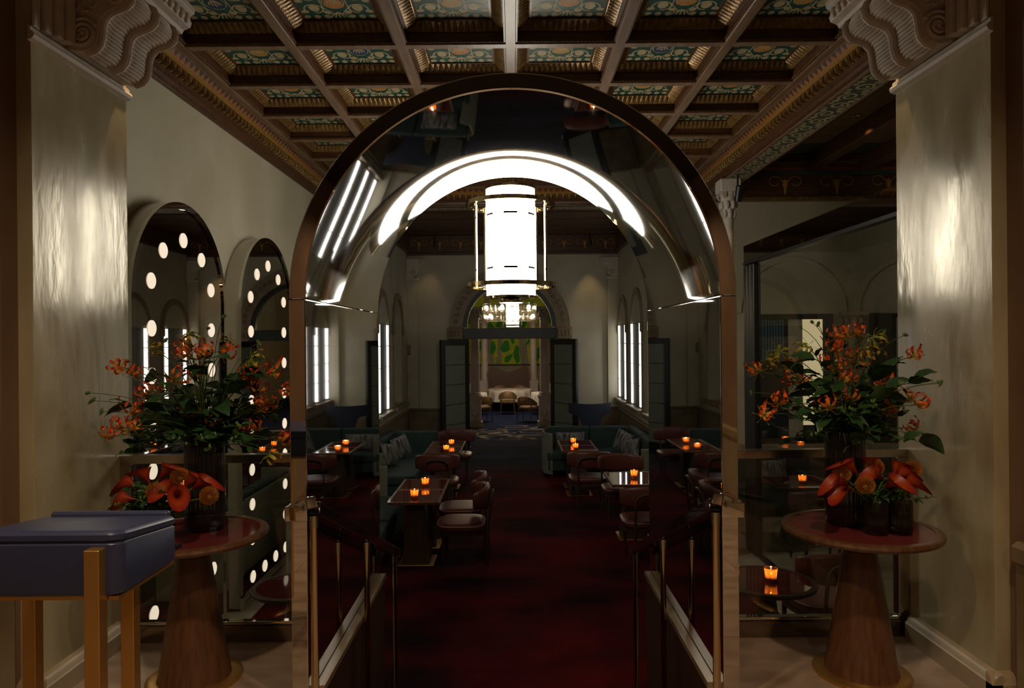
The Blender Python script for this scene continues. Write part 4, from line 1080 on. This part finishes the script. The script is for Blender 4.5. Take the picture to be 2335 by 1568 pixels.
# aisle banquette
b = thing('banquette', 'dark banquette with grey cushion along the aisle end wall', 'banquette', (0,0,ZF))
MB().box(2.95,5.5,9.75,10.35,.10,.45).build('seat_cushion', M['teal'], b, .045, 4)
MB().box(2.95,5.5,10.26,10.42,.40,.84).build('back_cushion', M['teal'], b, .05, 4)
pillow(3.62, 10.08, ZF+.60, (R(-12),0,0), .56, .30, 'long grey woven cushion on the aisle banquette behind the partition')
pillow(5.0, 10.08, ZF+.60, (R(-12),0,0), .50, .30, 'grey woven cushion on the aisle banquette near the half column')

# navy wing chair behind the right rear banquette
wc = thing('wing_chair', 'navy wing chair with wide curved headrest behind the right rear banquette', 'chair', (1.55,14.35,ZF))
rings = []
for i in range(21):
    a = -1+2*i/20; x = .43*a; y = -.16+.20*a*a
    z1 = 1.19+.015*a*a; z0 = .93 + .10*abs(a)**3 if abs(a) > .45 else .55
    z0 = .55+.40*min(1,max(0,(abs(a)-.32)/.25))**.7 + .06*abs(a)**4
    t = .04 if abs(a) < .97 else .015
    rings.append([(x,y-t,z0),(x,y-t,z1-.02),(x,y-t*.4,z1),(x,y+t*.4,z1),(x,y+t,z1-.02),(x,y+t,z0)])
MB().loops(rings).build('wing_back', M['navycloth'], wc, ang=60)
MB().box(-.18,.18,-.20,-.10,.30,.70).build('lower_back', M['navycloth'], wc, .03, 3)
MB().box(-.28,.28,-.14,.34,.30,.44).build('seat', M['navycloth'], wc, .04, 3)
for sx in (-1,1):
    MB().tube([(sx*.30,-.15,.62),(sx*.31,.1,.63),(sx*.31,.28,.60),(sx*.28,.30,.42)], .018, 8).build('armrest', M['walnut'], wc)
    for sy in (-.12,.28): MB().lathe([(.014,0),(.02,.31)], 8, (sx*.24,sy,0)).build('leg', M['walnut'], wc)

# ================================================================ HALL: host stand and flower tables
hs = thing('host_stand', 'navy lacquered host stand with rounded box and satin gold legs', 'host stand', (-1.24, 2.02, 0))
bx0, bx1, by0, by1 = -.20,.20,-.165,.165
def rrect(x0,x1,y0,y1,r,n=6):
    return qarc((x1-r,y0+r),r,-90,0,n)+qarc((x1-r,y1-r),r,0,90,n)+qarc((x0+r,y1-r),r,90,180,n)+qarc((x0+r,y0+r),r,180,270,n)
body = [[(p[0],p[1],z) for p in rrect(bx0+o_,bx1-o_,by0+o_,by1-o_,.035)] for o_, z in ((.012,.932),(.002,.938),(0,.946))] + [[(p[0],p[1],z-.112*(p[1]-by0)) for p in rrect(bx0+o_,bx1-o_,by0+o_,by1-o_,.035)] for o_, z in ((0,1.070),(.004,1.076))]
MB().loops(body).build('box_body', M['navy'], hs)
lid = [[(p[0],p[1],z-.112*(p[1]-by0)) for p in rrect(bx0+o_,bx1-o_,by0+o_,by1-o_,.035)] for o_, z in ((.004,1.078),(0,1.083),(0,1.096),(.006,1.104),(.014,1.107))]
MB().loops(lid).build('lid', M['navy'], hs)
MB().bar((bx0+.02,by1-.018,1.068),(bx1-.02,by1-.018,1.068),.026,.036).build('lip', M['navy'], hs, .010, 3)
MB().box(bx0+.01,bx1-.01,by0+.012,by1-.012,.922,.932).build('gold_edge', M['gold'], hs)
for (x, y) in ((.142,-.175),(-.17,-.175),(.066,.13),(-.262+.03,.13)):
    MB().box(x-.020,x+.020,y-.020,y+.020,0,1.064 if y < 0 else .93).build('leg', M['gold'], hs, .002, 1)

TR, TH = .354, .70
round_table(1.645, 3.36, 0, TR, TH, 'round pedestal flower table with rose glass top, twin vases in full view', 'rosetop', (.088,.165), .215, 'flower tables in the entrance hall')
round_table(-1.53, 3.36, 0, TR-.012, TH, 'round pedestal flower table with rose glass top behind the host stand', 'rosetop', (.088,.165), .215, 'flower tables in the entrance hall')
ZV = TH - .003
def vase(x, y, r, hgt, label, group):
    m = MB(); seg = 120; prof = [(r*.94,.0),(r,.012),(r,hgt-.006),(r-.004,hgt),(r-.009,hgt-.004),(r-.009,.02),(.004,.018)]
    m.lathe(prof, seg, rib=.0022, ribn=30, cap1=False)
    o = m.build('ribbed_vase', M['smoke'], None, loc=(x,y,ZV), ang=80)
    tag(o, label, 'vase', group); return o
vase(1.605, 3.42, .090, .455, 'tall smoked ribbed glass vase on the flower table with twin vases', 'tall ribbed vases')
vase(-1.50, 3.42, .090, .455, 'tall smoked ribbed glass vase on the flower table behind the host stand', 'tall ribbed vases')
for dx, dy, lb in ((-.052,-.0,'short smoked ribbed vase touching its twin in front of the tall vase'),(.058,.0,'short smoked ribbed vase on the wall side of its twin')):
    vase(1.712+dx, 3.24+dy, .052, .155, lb, 'short ribbed vases')
vase(-1.72, 3.22, .055, .15, 'short smoked ribbed vase behind the host stand, on the wall side', 'short ribbed vases')
vase(-1.605, 3.205, .052, .15, 'short smoked ribbed vase behind the host stand, beside the tall vase', 'short ribbed vases')
tag(MB().box(-.03,.03,-.02,.02,0,.014).build('card_box', M['black'], None, .003, loc=(-1.505,3.11,ZV+.001), rot=(0,0,R(-15))), 'small flat black box on the flower table behind the host stand', 'box')

# ---- flowers
def petal_strip(mb, path, wf, normal, wav=.003, twist=0):
    n = len(path); vs = []; t_ = []
    for i in range(n):
        t = i/(n-1); d = (path[min(i+1,n-1)]-path[max(i-1,0)]).normalized(); s = d.cross(normal).normalized(); nn = s.cross(d)
        wd = wf(t); wv = wav*math.sin(t*17+twist)
        vs += [path[i]-s*wd+nn*wv, path[i]+nn*(-.25*wd), path[i]+s*wd-nn*wv]; t_ += [t]*3
    mb.add(vs, [f for i in range(n-1) for f in ((3*i,3*i+1,3*i+4,3*i+3),(3*i+1,3*i+2,3*i+5,3*i+4))], t_)
def lily_mesh(seed, mat, scale=1.0):
    rnd = random.Random(seed); m = MB()
    for k in range(6):
        a = 2*PI*k/6+rnd.uniform(-.2,.2); o_ = Vector((math.cos(a), math.sin(a), 0)); L_ = .094*scale*rnd.uniform(.85,1.15); curl = rnd.uniform(.8,1.7)
        path = []; p = Vector((0,0,0)); ang = -.1
        for i in range(9):
            path.append(p.copy()); p = p + (o_*math.cos(ang)+Vector((0,0,1))*math.sin(ang))*L_/8; ang += .27*curl
        petal_strip(m, path, lambda t:   .0012+.0068*scale*math.sin(PI*min(1,t*.92+.05))**.8, Vector((0,0,1)) if True else None, .0045, rnd.uniform(0,6))
    me = m.mesh('bloom', mat, ang=80)
    st = MB()
    for k in range(6):
        a = 2*PI*(k+.5)/6; st.tube([(0,0,0),(.03*math.cos(a),.03*math.sin(a),-.012),(.05*math.cos(a),.05*math.sin(a),-.010)], .0009, 4); st.ball((.05*math.cos(a),.05*math.sin(a),-.010), (.004,.002,.002), 5, 3)
    return me, st.mesh('stamens', M['stamen'])
LIL = [lily_mesh(k, M['petal']) for k in range(4)]; LILG = [lily_mesh(10+k, M['petalg'], .9) for k in range(2)]
def leaf_mesh(L_, wd, seed, fold=.3):
    rnd = random.Random(seed); m = MB(); path = []; p = Vector((0,0,0)); ang = .5
    for i in range(9):
        path.append(p.copy()); p = p + Vector((math.cos(ang),0,math.sin(ang)))*L_/8; ang -= .14+rnd.uniform(-.03,.05)
    petal_strip(m, path, lambda t: .001+wd*math.sin(PI*min(1,t**.75))**.9*(1-.3*t), Vector((0,0,1)), .002, seed)
    return m.mesh('leaf', M['leaf'], ang=80)
LEAF = [leaf_mesh(.11,.032,1), leaf_mesh(.135,.040,2), leaf_mesh(.085,.018,3), leaf_mesh(.07,.014,4)]
bud_me = MB().lathe([(.001,-.018),(.006,-.008),(.0065,.004),(.001,.018)], 8).mesh('bud', M['stem'])
def bez(p0, p1, p2, n=9): return [p0*(1-t)**2+p1*2*t*(1-t)+p2*t*t for t in [i/n for i in range(n+1)]]
def arrangement(vx, vy, blooms, greens, leaves, buds, where, seed):
    rnd = random.Random(seed); mouth = Vector((vx, vy, ZV+.455))
    def root_pt():
        a = rnd.uniform(0,2*PI); rr = rnd.uniform(.01,.055); return mouth + Vector((rr*math.cos(a), rr*math.sin(a), -.10))
    def target(px, sp=.13):
        Y = vy + max(-.24, min(.20, rnd.gauss(-.02, sp)))
        p = P(px[0], px[1], Y)
        if abs(p.x) > XJ-.08: p = P(px[0], px[1], Y*abs((XJ-.08)/p.x))
        return p
    def stem(nm, label, px, grp, rad=.0022, droop=.0):
        p2 = target(px); p0 = root_pt(); up = Vector((0,0,1)); d = p2-p0
        p1 = p0 + Vector((d.x*.25, d.y*.25, max(.12, d.z*.75+.06)))
        r = thing(nm, label, 'flower' if 'lily' in nm else 'foliage', p0, 0, grp)
        pts = [q-p0 for q in bez(p0,p1,p2)]
        MB().tube(pts, rad, 5).build('stem', M['stem'], r); return r, pts, rnd
    made = {}
    for k, (L_, meshes) in enumerate([(b_, LIL) for b_ in blooms]+[(b_, LILG) for b_ in greens]):
        gr = meshes is LILG
        r, pts, _ = stem('flame_lily', ('unripe yellow-green flame lily in the tall vase ' if gr else 'orange flame lily with curled petals in the tall vase ')+where, L_, ('green' if gr else 'orange')+' flame lilies in the tall vase '+where)
        me, st = rnd.choice(meshes); made.setdefault('gl' if gr else 'ol', []).append((r, r.location+pts[-1]))
        rot = Euler((rnd.uniform(-.9,.9)+(2.4 if gr else .9*rnd.random()), rnd.uniform(-.8,.8), rnd.uniform(0,6.28)))
        o = put('bloom', me, r, pts[-1], rot); sc_ = rnd.uniform(.9,1.12); o.scale = (sc_,)*3
        put('stamens', st, o)
        for t in (5,7):
            if rnd.random() < .6: put('leaf', rnd.choice(LEAF[2:]), r, pts[t], Euler((rnd.uniform(-.5,.5), rnd.uniform(-.6,.3), rnd.uniform(0,6.28))))
    for L_ in leaves:
        r, pts, _ = stem('leafy_stem', 'stem with broad dark green leaves in the tall vase '+where, L_, 'leafy stems in the tall vase '+where)
        dirn = math.atan2(pts[-1].y, pts[-1].x); made.setdefault('lf', []).append((r, r.location+pts[-1]))
        for t, me in ((9,LEAF[1]),(9,LEAF[0]),(7,LEAF[0]),(6,LEAF[1]),(5,LEAF[0]),(4,LEAF[1])):
            o = put('leaf', me, r, pts[t], Euler((rnd.uniform(-.7,.7), rnd.uniform(-.5,.4), dirn+rnd.uniform(-1.3,1.3)))); s_ = rnd.uniform(.85,1.3); o.scale = (s_,)*3
    for L_ in buds:
        r, pts, _ = stem('tendril_stem', 'thin curling stem with green bud in the tall vase '+where, L_, 'budding tendrils in the tall vase '+where, .0016)
        made.setdefault('td', []).append((r, r.location+pts[-1])); o = put('bud', bud_me, r, pts[-1], Euler((rnd.uniform(1.5,3),rnd.uniform(-.8,.8),0))); o.scale = (1.3,1.3,1.3)
        if rnd.random() < .7: put('leaf', LEAF[3], r, pts[6], Euler((rnd.uniform(-.5,.5), .2, rnd.uniform(0,6.28))))
    nouns = {'ol': 'orange flame lily', 'gl': 'yellow-green flame lily', 'lf': 'broad-leaved stem', 'td': 'budding tendril'}
    for key, lst in made.items():
        left = list(lst); nn = 3 if len(lst) > 12 else 1
        for word, fn in (('reaching highest', lambda q: -q[1].z), ('hanging lowest', lambda q: q[1].z), ('reaching out furthest toward the jamb', lambda q: -abs(q[1].x)), ('reaching out furthest toward the portal', lambda q: abs(q[1].x))):
            left.sort(key=fn)
            for i in range(min(nn, max(0, len(left)-1))):
                q = left.pop(0); pre = ('', 'second-', 'third-')[i]
                q[0]['label'] = '%s %s, vase %s' % (nouns[key], word.replace('highest', pre+'highest').replace('lowest', pre+'lowest').replace('furthest', pre+'furthest'), where)
    # dense low foliage round the mouth of the vase
    for k in range(30):
        a = rnd.uniform(0,2*PI); rr = rnd.uniform(.10,.37); z = rnd.uniform(-.07,.15)
        p2 = mouth+Vector((rr*math.cos(a), rr*math.sin(a)*.75, z))
        if abs(p2.x) > XJ-.06: continue
        p0 = root_pt(); r = thing('berry_sprig', 'low leafy sprig with green berries in the tall vase '+where, 'foliage', p0, 0, 'low sprigs in the tall vase '+where)
        pts = [q-p0 for q in bez(p0, p0+Vector((0,0,.16)), p2)]
        MB().tube(pts, .002, 5).build('stem', M['stem'], r)
        for t in (9,9,8,7,6,6):
            o = put('leaf', rnd.choice(LEAF), r, pts[t], Euler((rnd.uniform(-.9,.9), rnd.uniform(-.6,.7), rnd.uniform(0,6.28)))); s_ = rnd.uniform(.7,1.15); o.scale = (s_,)*3
        if k % 2 == 0:
            for q in range(3): MB().ball(pts[9]+Vector((rnd.uniform(-.02,.02),rnd.uniform(-.02,.02),rnd.uniform(-.01,.02))), (.007,.007,.009), 7, 5).build('berry', M['berry'], r)
Rb = [(1726,851),(1789,919),(1741,949),(1803,844),(1809,879),(1826,879),(1909,775),(1930,775),(1955,770),(1899,806),(1895,836),(1929,819),(1952,829),(1925,872),(1942,882),(2002,886),(2025,889),(2084,819),(2075,916),(2091,932),(2028,935),(2038,949),(2088,985),(1895,919),(1889,935),(1912,925),(1938,919),(1925,938),(1905,850),(1772,925)]
Rg = [(1776,806),(1748,826),(1992,776),(1840,796),(1985,800)]
Rl = [(1859,825),(1868,860),(1978,865),(2028,846),(2071,882),(1830,860),(1900,890),(1960,900),(1850,905),(2010,910),(1800,960)]
Ru = [(1852,740),(1866,745),(1826,752),(2015,766),(2065,771),(1711,899),(2144,882),(2140,880),(1955,811),(1700,838)]
arrangement(1.605, 3.42, Rb, Rg, Rl, Ru, 'above the twin short vases', 3)
Lb = [(270,828),(299,847),(333,891),(379,884),(425,788),(452,811),(509,796),(425,803),(444,853),(398,857),(299,933),(318,925),(268,968),(291,976),(237,989),(425,941),(463,941),(475,960),(521,945),(567,872),(586,888),(620,845),(567,845),(605,914),(624,926),(594,930),(639,1002),(582,976),(563,983),(655,884),(470,800),(305,965)]
Lg = [(429,757),(345,788),(521,773),(574,811),(612,1033)]
Ll = [(368,849),(299,918),(417,891),(547,840),(479,811),(517,888),(485,890),(605,945),(360,907),(440,900),(560,930)]
Lu = [(199,887),(475,742),(511,715),(590,776),(291,815),(377,769),(208,905),(230,930)]
arrangement(-1.50, 3.42, Lb, Lg, Ll, Lu, 'behind the host stand', 5)

def calla_mesh(seed):
    rnd = random.Random(seed); m = MB(); rings = []; t_ = []
    for i in range(12):
        t = i/11; r0 = .006+.030*t**1.7; z = .085*t
        rr = []
        for j in range(17):
            a = -PI*.98+2*PI*.98*j/16; fl_ = .5+.5*math.cos(a)
            rx = r0*(1+.55*t*t*fl_); tip = .045*t**2.2*fl_**2.5
            rr.append((rx*math.cos(a)+tip, rx*math.sin(a), z+tip*.35-.016*t*t*(1-fl_)))
        rings.append(rr); t_.append(t)
    m.loops(rings, False, t=t_); me = m.mesh('spathe', M['calla'], ang=80)
    sp = MB().lathe([(.0035,.012),(.004,.05),(.001,.062)], 8).mesh('spadix', M['protea'])
    return me, sp
CAL = [calla_mesh(1)]
pr = MB(); rn = random.Random(4)
for k in range(170):
    z = 1-1.55*(k+.5)/170; ph = k*2.39996; q = Vector((math.sqrt(max(0,1-z*z))*math.cos(ph), math.sqrt(max(0,1-z*z))*math.sin(ph), z))
    a = q*.012; b_ = q*.030+Vector((0,0,.004)); c = q*.042+Vector((0,0,.015)); n_ = len(pr.v)
    pr.tube([a,b_,c], [.0009,.0010,.0017], 3, t=[0,.6,1])
pin_me = pr.mesh('pincushion_head', M['protea'], ang=80); core_me = MB().ball((0,0,0), .016, 10, 7).mesh('core', M['ochre'])
def posy(vases, callas, pins, where, seed):
    rnd = random.Random(seed)
    for i, (px, py, dy, yaw, tilt) in enumerate(callas):
        vx, vy = vases[i % len(vases)]; p0 = Vector((vx+rnd.uniform(-.025,.025), vy+rnd.uniform(-.02,.02), ZV+.10)); p2 = P(px, py, vy+dy)
        r = thing('calla_lily', 'red-orange calla lily in the short vases '+where, 'flower', p0, 0, 'calla lilies in the short vases '+where)
        e = Euler((0, R(tilt), R(yaw))); ax = e.to_matrix() @ Vector((0,0,1)); bse = p2-p0-ax*.04
        MB().tube(bez(Vector((0,0,0)), Vector((0,0,.06)), bse), .005, 7).build('stem', M['stem'], r)
        o = put('spathe', CAL[0][0], r, bse, e); o.scale = (1.0,)*3; put('spadix', CAL[0][1], o)
    for i, (px, py, dy) in enumerate(pins):
        vx, vy = vases[i % len(vases)]; p0 = Vector((vx+rnd.uniform(-.02,.02), vy+rnd.uniform(-.02,.02), ZV+.10)); p2 = P(px, py, vy+dy)
        r = thing('pincushion_flower', 'round orange pincushion protea in the short vases '+where, 'flower', p0, 0, 'pincushion proteas in the short vases '+where)
        MB().tube(bez(Vector((0,0,0)), Vector((0,0,.05)), p2-p0), .004, 6).build('stem', M['stem'], r)
        o = put('pincushion_head', pin_me, r, p2-p0, Euler((R(rnd.uniform(20,50)), R(rnd.uniform(-20,20)), 0))); put('core', core_me, o)
    for k in range(24):
        vx, vy = vases[k % len(vases)]; a = rnd.uniform(0,2*PI); p0 = Vector((vx, vy, ZV+.10)); rr = rnd.uniform(.04,.125)
        p2 = p0+Vector((rr*math.cos(a), rr*math.sin(a)*.8, rnd.uniform(.06,.16)))
        r = thing('berry_sprig', 'leafy sprig with green berries in the short vases '+where, 'foliage', p0, 0, 'sprigs in the short vases '+where)
        pts = [q-p0 for q in bez(p0, p0+Vector((0,0,.07)), p2)]
        MB().tube(pts, .0018, 5).build('stem', M['stem'], r)
        for t in (9,8,7,6): 
            o = put('leaf', rnd.choice(LEAF[2:]), r, pts[t], Euler((rnd.uniform(-.8,.8), rnd.uniform(-.5,.6), rnd.uniform(0,6.28)))); o.scale = (.75,)*3
        for q in range(2): MB().ball(pts[9]+Vector((rnd.uniform(-.015,.015),rnd.uniform(-.015,.015),.008)), (.006,.006,.008), 7, 5).build('berry', M['berry'], r)
posy([(1.66,3.24),(1.77,3.24)], [(1912,1105,-.03,185,62),(1940,1072,.03,160,40),(2000,1090,.0,200,48),(2050,1090,.0,10,50),(2068,1106,-.03,-10,62),(2028,1108,-.05,-60,45),(1925,1118,-.05,205,70),(1985,1068,.05,80,25),(2040,1078,.03,30,35)], [(1970,1118,-.06),(1990,1078,.05),(1915,1090,.05),(2075,1082,.05)], 'on the twin vase table', 8)
posy([(-1.72,3.22),(-1.605,3.205)], [(298,1095,-.0,175,62),(330,1078,.02,165,30),(372,1070,.04,20,35),(288,1128,-.02,185,80),(385,1108,-.05,-110,50),(402,1120,-.06,-60,60),(452,1095,.0,5,50),(430,1090,.03,20,45)], [(352,1118,-.06),(408,1085,.05),(475,1128,-.04)], 'behind the host stand', 9)

# ================================================================ FAR DINING ROOM
sbox('floor_far', -5,5,YB+.3,32,ZD-.1,ZD, mat=M['bluecarpet'])
sbox('wall_far_left', -5.2,-5,YB+.3,32,ZD,4.6, mat=M['wallpaint'])
sbox('wall_far_right', 5,5.2,YB+.3,32,ZD,4.6, mat=M['wallpaint'])
sbox('wall_far_back', -5,5,32,32.2,ZD,4.6, mat=M['wallpaint'])
sbox('ceiling_far', -5,5,YB+.3,32,4.5,4.6, mat=M['hallwall'])
art = thing('painting', 'large lime green abstract painting with green leaf shapes and grey trunks', 'painting', (0,31.95,0))
MB().box(-3.4,3.2,-.05,0,.52,3.6).build('canvas', M['artbg'], art)
rnd = random.Random(21); y = -.053
for (x0, x1, w_) in ((-1.20,-.98,.24),(-.40,-.66,.22),(.22,.52,.34),(1.9,1.7,.3),(-2.5,-2.3,.3)):
    MB().add([(x0-w_/2,y,3.6),(x0+w_/2,y,3.6),(x1+w_/2,y,.52),(x1-w_/2,y,.52)], [(0,1,2,3)]).build('trunk', M['arttrunk'], art, smooth=False)
blobs = [(-.92,1.26,.30,.12,1.5,0),(-.36,1.32,.28,.20,1.2,0),(-.22,.78,.24,.12,.8,0),(.17,.95,.42,.14,1.6,0),(-.02,1.62,.20,.10,1.7,0),(.68,1.5,.16,.07,.9,0),(1.12,.95,.36,.14,1.2,0),(-1.49,1.34,.22,.10,1.4,0),
         (-.62,2.36,.22,.10,1.0,0),(-.16,2.28,.30,.13,.1,0),(.50,2.36,.24,.12,1.3,0),(-1.0,2.25,.22,.10,2.6,0),(1.68,2.6,.30,.16,1.2,0),(-2.05,2.47,.26,.12,.6,0),(-1.7,.9,.3,.12,1.9,0),(1.6,1.6,.3,.13,.6,0),(.05,2.95,.28,.12,.4,0),(-1.4,2.95,.3,.14,1.1,0),(.95,3.05,.3,.14,2.0,0),
         (-.05,1.1,.12,.05,.6,1),(.75,1.2,.14,.05,.4,1),(-.45,.95,.10,.05,2.4,1),(.8,.95,.12,.05,.3,1),(-.75,.92,.1,.04,2.5,1)]
for k, (cx, cz, L_, wd, an, ye) in enumerate(blobs):
    pts = []
    for i in range(16):
        t = 2*PI*i/16; u = L_*math.cos(t); v = wd*math.sin(t)*(1+.25*math.sin(3*t+k))
        pts.append((cx+u*math.cos(an)-v*math.sin(an), y-.002-.0003*k, cz+u*math.sin(an)+v*math.cos(an)))
    MB().add(pts, [tuple(range(16))]).build('leaf_shape', M['artyellow'] if ye else M['artgreen'], art, smooth=False)
MB().box(-3.4,3.2,-.06,0,.46,.52).build('lower_frame', M['black'], art)
def fcol(x, y, zb, label):
    r = thing('column', label, 'column', (x, y, 0), 0, 'pale columns of the far room')
    MB().box(-.21,.21,-.21,.21,ZD,ZD+.16).build('plinth', M['stone'], r, .01)
    MB().prism([(-.17,ZD+.16),(.17,ZD+.16),(.17,-.10),(.20,-.06),(.21,0),(-.21,0),(-.20,-.06),(-.17,-.10)], 'y', -.17, .17).build('pedestal', M['whitestone'], r, .006)
    orn = MB()
    for sx in (-1,1):
        orn.tube([(sx*(.02+.07*(1-.7*i/16)*math.cos(i/16*7-1.5)+.02), -.175, ZD+.42+.07*(1-.7*i/16)*math.sin(i/16*7-1.5)) for i in range(17)], .010, 5)
        orn.tube([(sx*.10*math.sin(i/8*2.4), -.175, ZD+.24+.16*i/8) for i in range(9)], .010, 5)
    orn.lathe([(.01,ZD+.2),(.08,ZD+.23),(.02,ZD+.27),(.06,ZD+.36),(.01,ZD+.55)], 10, (0,-.172,0)).build('urn_relief', M['whitestone'], r)
    MB().lathe([(.185,0),(.185,.03),(.16,.05),(.17,.08),(.145,.10),(.138,.12),(.125,2.18),(.14,2.2),(.14,2.23)], 28).build('shaft', M['whitestone'], r)
    MB().lathe([(.13,2.23),(.15,2.35),(.2,2.45)], 16).build('capital_bell', M['whitestone'], r)
    lv = MB()
    for k in range(10):
        a = 2*PI*k/10; lv.ball((.165*math.cos(a), .165*math.sin(a), 2.31), (.04,.04,.06), 6, 4)
        lv.ball((.2*math.cos(a+.3), .2*math.sin(a+.3), 2.42), (.045,.045,.05), 6, 4)
    tag(lv.build('acanthus_leaves', M['whitestone'], r), None, None, None, 'stuff')
    MB().box(-.23,.23,-.23,.23,2.46,2.56).build('abacus', M['whitestone'], r, .01)
fcol(-1.11, 20.4, 0, 'pale column on a carved pedestal, first on the handle-plate door leaf side'); fcol(.90, 20.4, 0, 'pale column on a carved pedestal, first on the wing chair side')
fcol(-1.13, 27.7, 0, 'pale column beside the wavy brown booth, on the left of the booth back'); fcol(.79, 27.7, 0, 'pale column beside the wavy brown booth, on the right of the booth back')
bo = thing('booth_back', 'brown wooden booth back with wavy top below the green painting', 'booth', (-.18,27.25,ZD))
N_ = 30; tops = [(-.78+1.56*i/N_, 1.40+.13*math.cos(2*PI*i/N_)*1.0 - (.18*max(0,abs(-1+2*i/N_)-.9)*10)) for i in range(N_+1)]
MB().prism([(-.78,.0)]+tops+[(.78,.0)], 'y', 0, .12).build('wavy_panel', pm('booth_wood', (.06,.028,.016), (.085,.04,.022), 6, .5, 0,0,None,(6,1,.5)), bo)
MB().box(-.72,.72,-.45,0,.10,.46).build('seat', M['tan'], bo, .04, 3)
# tables with cloths
def ctable(x, y, rt, label):
    r = thing('round_dining_table', label, 'table', (x,y,ZD), 0, 'round tables with white cloths')
    MB().lathe([(.3,0),(.3,.02),(.05,.04),(.05,.72)], 20).build('pedestal', M['black'], r)
    MB().lathe([(rt-.03,.70),(rt-.03,.735)], 40).build('tabletop', M['walnutd'], r)
    rings = []
    for (s, z, wv) in ((.02,.742,0),(1,.742,0),(1.01,.735,.0),(1.02,.60,.02),(1.03,.34,.045)):
        rings.append([((rt*s+wv*math.cos(14*2*PI*j/84))*math.cos(2*PI*j/84), (rt*s+wv*math.cos(14*2*PI*j/84))*math.sin(2*PI*j/84), z) for j in range(84)])
    o = MB().loops(rings, True, True, False).build('tablecloth', M['cloth'], None, loc=(x,y,ZD), ang=60)
    tag(o, 'white cloth over the '+label.replace('round dining table','table'), 'tablecloth', 'white tablecloths')
ctable(-.14, 25.25, .78, 'round dining table in the middle of the far room'); ctable(-1.45, 23.6, .55, 'round dining table by the left pedestal column')
ctable(1.15, 23.6, .55, 'round dining table by the right pedestal column'); ctable(-1.75, 28.9, .6, 'round dining table left of the booth'); ctable(1.45, 28.9, .6, 'round dining table right of the booth')
def tub(x, y, rz, label):
    r = thing('tub_chair', label, 'chair', (x,y,ZD), rz, 'tan tub chairs of the far room')
    rings = []
    for i in range(21):
        a = R(-200+220*i/20); c = Vector((.29*math.cos(a), .27*math.sin(a)))
        h1 = .60+.20*max(0,math.cos(a+PI/2))
        z0 = .50+.04*max(0,-math.sin(a)); t = .018
        rings.append([(c.x*(1-.08),c.y*(1-.08),z0),(c.x*(1-.06),c.y*(1-.06),h1-.01),(c.x,c.y,h1),(c.x*1.06,c.y*1.06,h1-.01),(c.x*1.05,c.y*1.05,z0)])
    MB().loops(rings).build('back_shell', M['tan'], r, ang=60)
    MB().loops([superell(.27*s,.26*s,24,3,z) for s, z in ((.95,.38),(1,.40),(1,.45),(.9,.48),(.3,.485))]).build('seat', M['tan'], r)
    for (lx, ly) in ((-.22,.2),(.22,.2),(-.21,-.2),(.21,-.2)):
        MB().tube([(lx*1.15,ly*1.2,0),(lx,ly,.42),(lx*1.02,ly*1.05,.55 if ly < 0 else .42)], [.012,.018,.014], 8).build('leg', M['walnut'], r)
for i, (x, y, a, l) in enumerate(((-.20,23.75,0,'tan tub chair in front of the middle table of the far room'),(.42,21.55,R(-25),'tan tub chair beside the right carved pedestal'),(-.96,21.7,R(25),'tan tub chair beside the left carved pedestal'),
      (-1.16,24.7,R(-60),'tan tub chair turned in from the left of the middle table'),(.88,24.7,R(60),'tan tub chair turned in from the right of the middle table'),(-.55,26.45,R(170),'tan tub chair between the middle table and the booth, left'),(.25,26.45,R(190),'tan tub chair between the middle table and the booth, right'))):
    tub(x, y, a, l)
wg = MB().lathe([(.035,0),(.035,.004),(.004,.010),(.004,.09),(.02,.10),(.04,.13),(.042,.16),(.034,.215)], 16, cap1=False).mesh('wine_glass', M['winec'])
for i, x in enumerate((-.62,-.36,.02,.28)):
    o = put('wine_glass', wg, None, (x-.02, 25.1+.12*(i%2), ZD+.745)); o.scale = (1.15,)*3; tag(o, 'stemmed wine glass on the middle table of the far room', 'glass', 'wine glasses on the middle table')
pl = MB().lathe([(.07,0),(.13,.012),(.135,.016),(.06,.006)], 20).mesh('plate', M['cloth'])
for i, (x, y) in enumerate(((-.55,24.85),(.25,24.85),(-.75,25.5),(.45,25.5))):
    tag(put('plate', pl, None, (x, y, ZD+.745)), 'white plate on the middle table of the far room', 'plate', 'plates on the middle table')
# tiered glass chandelier
ch = thing('glass_chandelier', 'tiered drum chandelier of glass panels seen through the fanlight', 'chandelier', (-.10,22.4,0))
M['chglass'] = glass('chandelier_glass', (.86,.83,.77), 1.6, .15)
M['chbulb'] = emis('chandelier_bulb', (1, .82, .60), 300)
pn = {}
for (z0, z1, rr, n) in ((2.55,2.74,.86,30),(2.38,2.545,.84,30),(2.22,2.375,.82,30)):
    for k in range(n):
        a = 2*PI*k/n; key = (z0,)
        wd = 2*PI*rr/n*.94
        if key not in pn: pn[key] = MB().box(-wd/2,wd/2,-.008,.008,z0,z1).mesh('glass_panel', M['chglass'])
        put('glass_panel', pn[key], ch, (rr*math.sin(a), -rr*math.cos(a), 0), (0,0,a))
    MB().lathe([(rr-.02,z0-.012),(rr+.015,z0-.012),(rr+.015,z0),(rr-.02,z0)], 48, cap0=False, cap1=False).build('hoop', M['brass'], ch)
for k in range(10):
    a = 2*PI*k/10; MB().ball((.74*math.cos(a), .74*math.sin(a), 2.36+.28*(k%2)), (.05,.05,.055), 8, 6).build('lamp_bulb', M['chbulb'], ch)
MB().lathe([(.03,2.3),(.03,4.5)], 10).build('hanging_rod', M['brass'], ch)
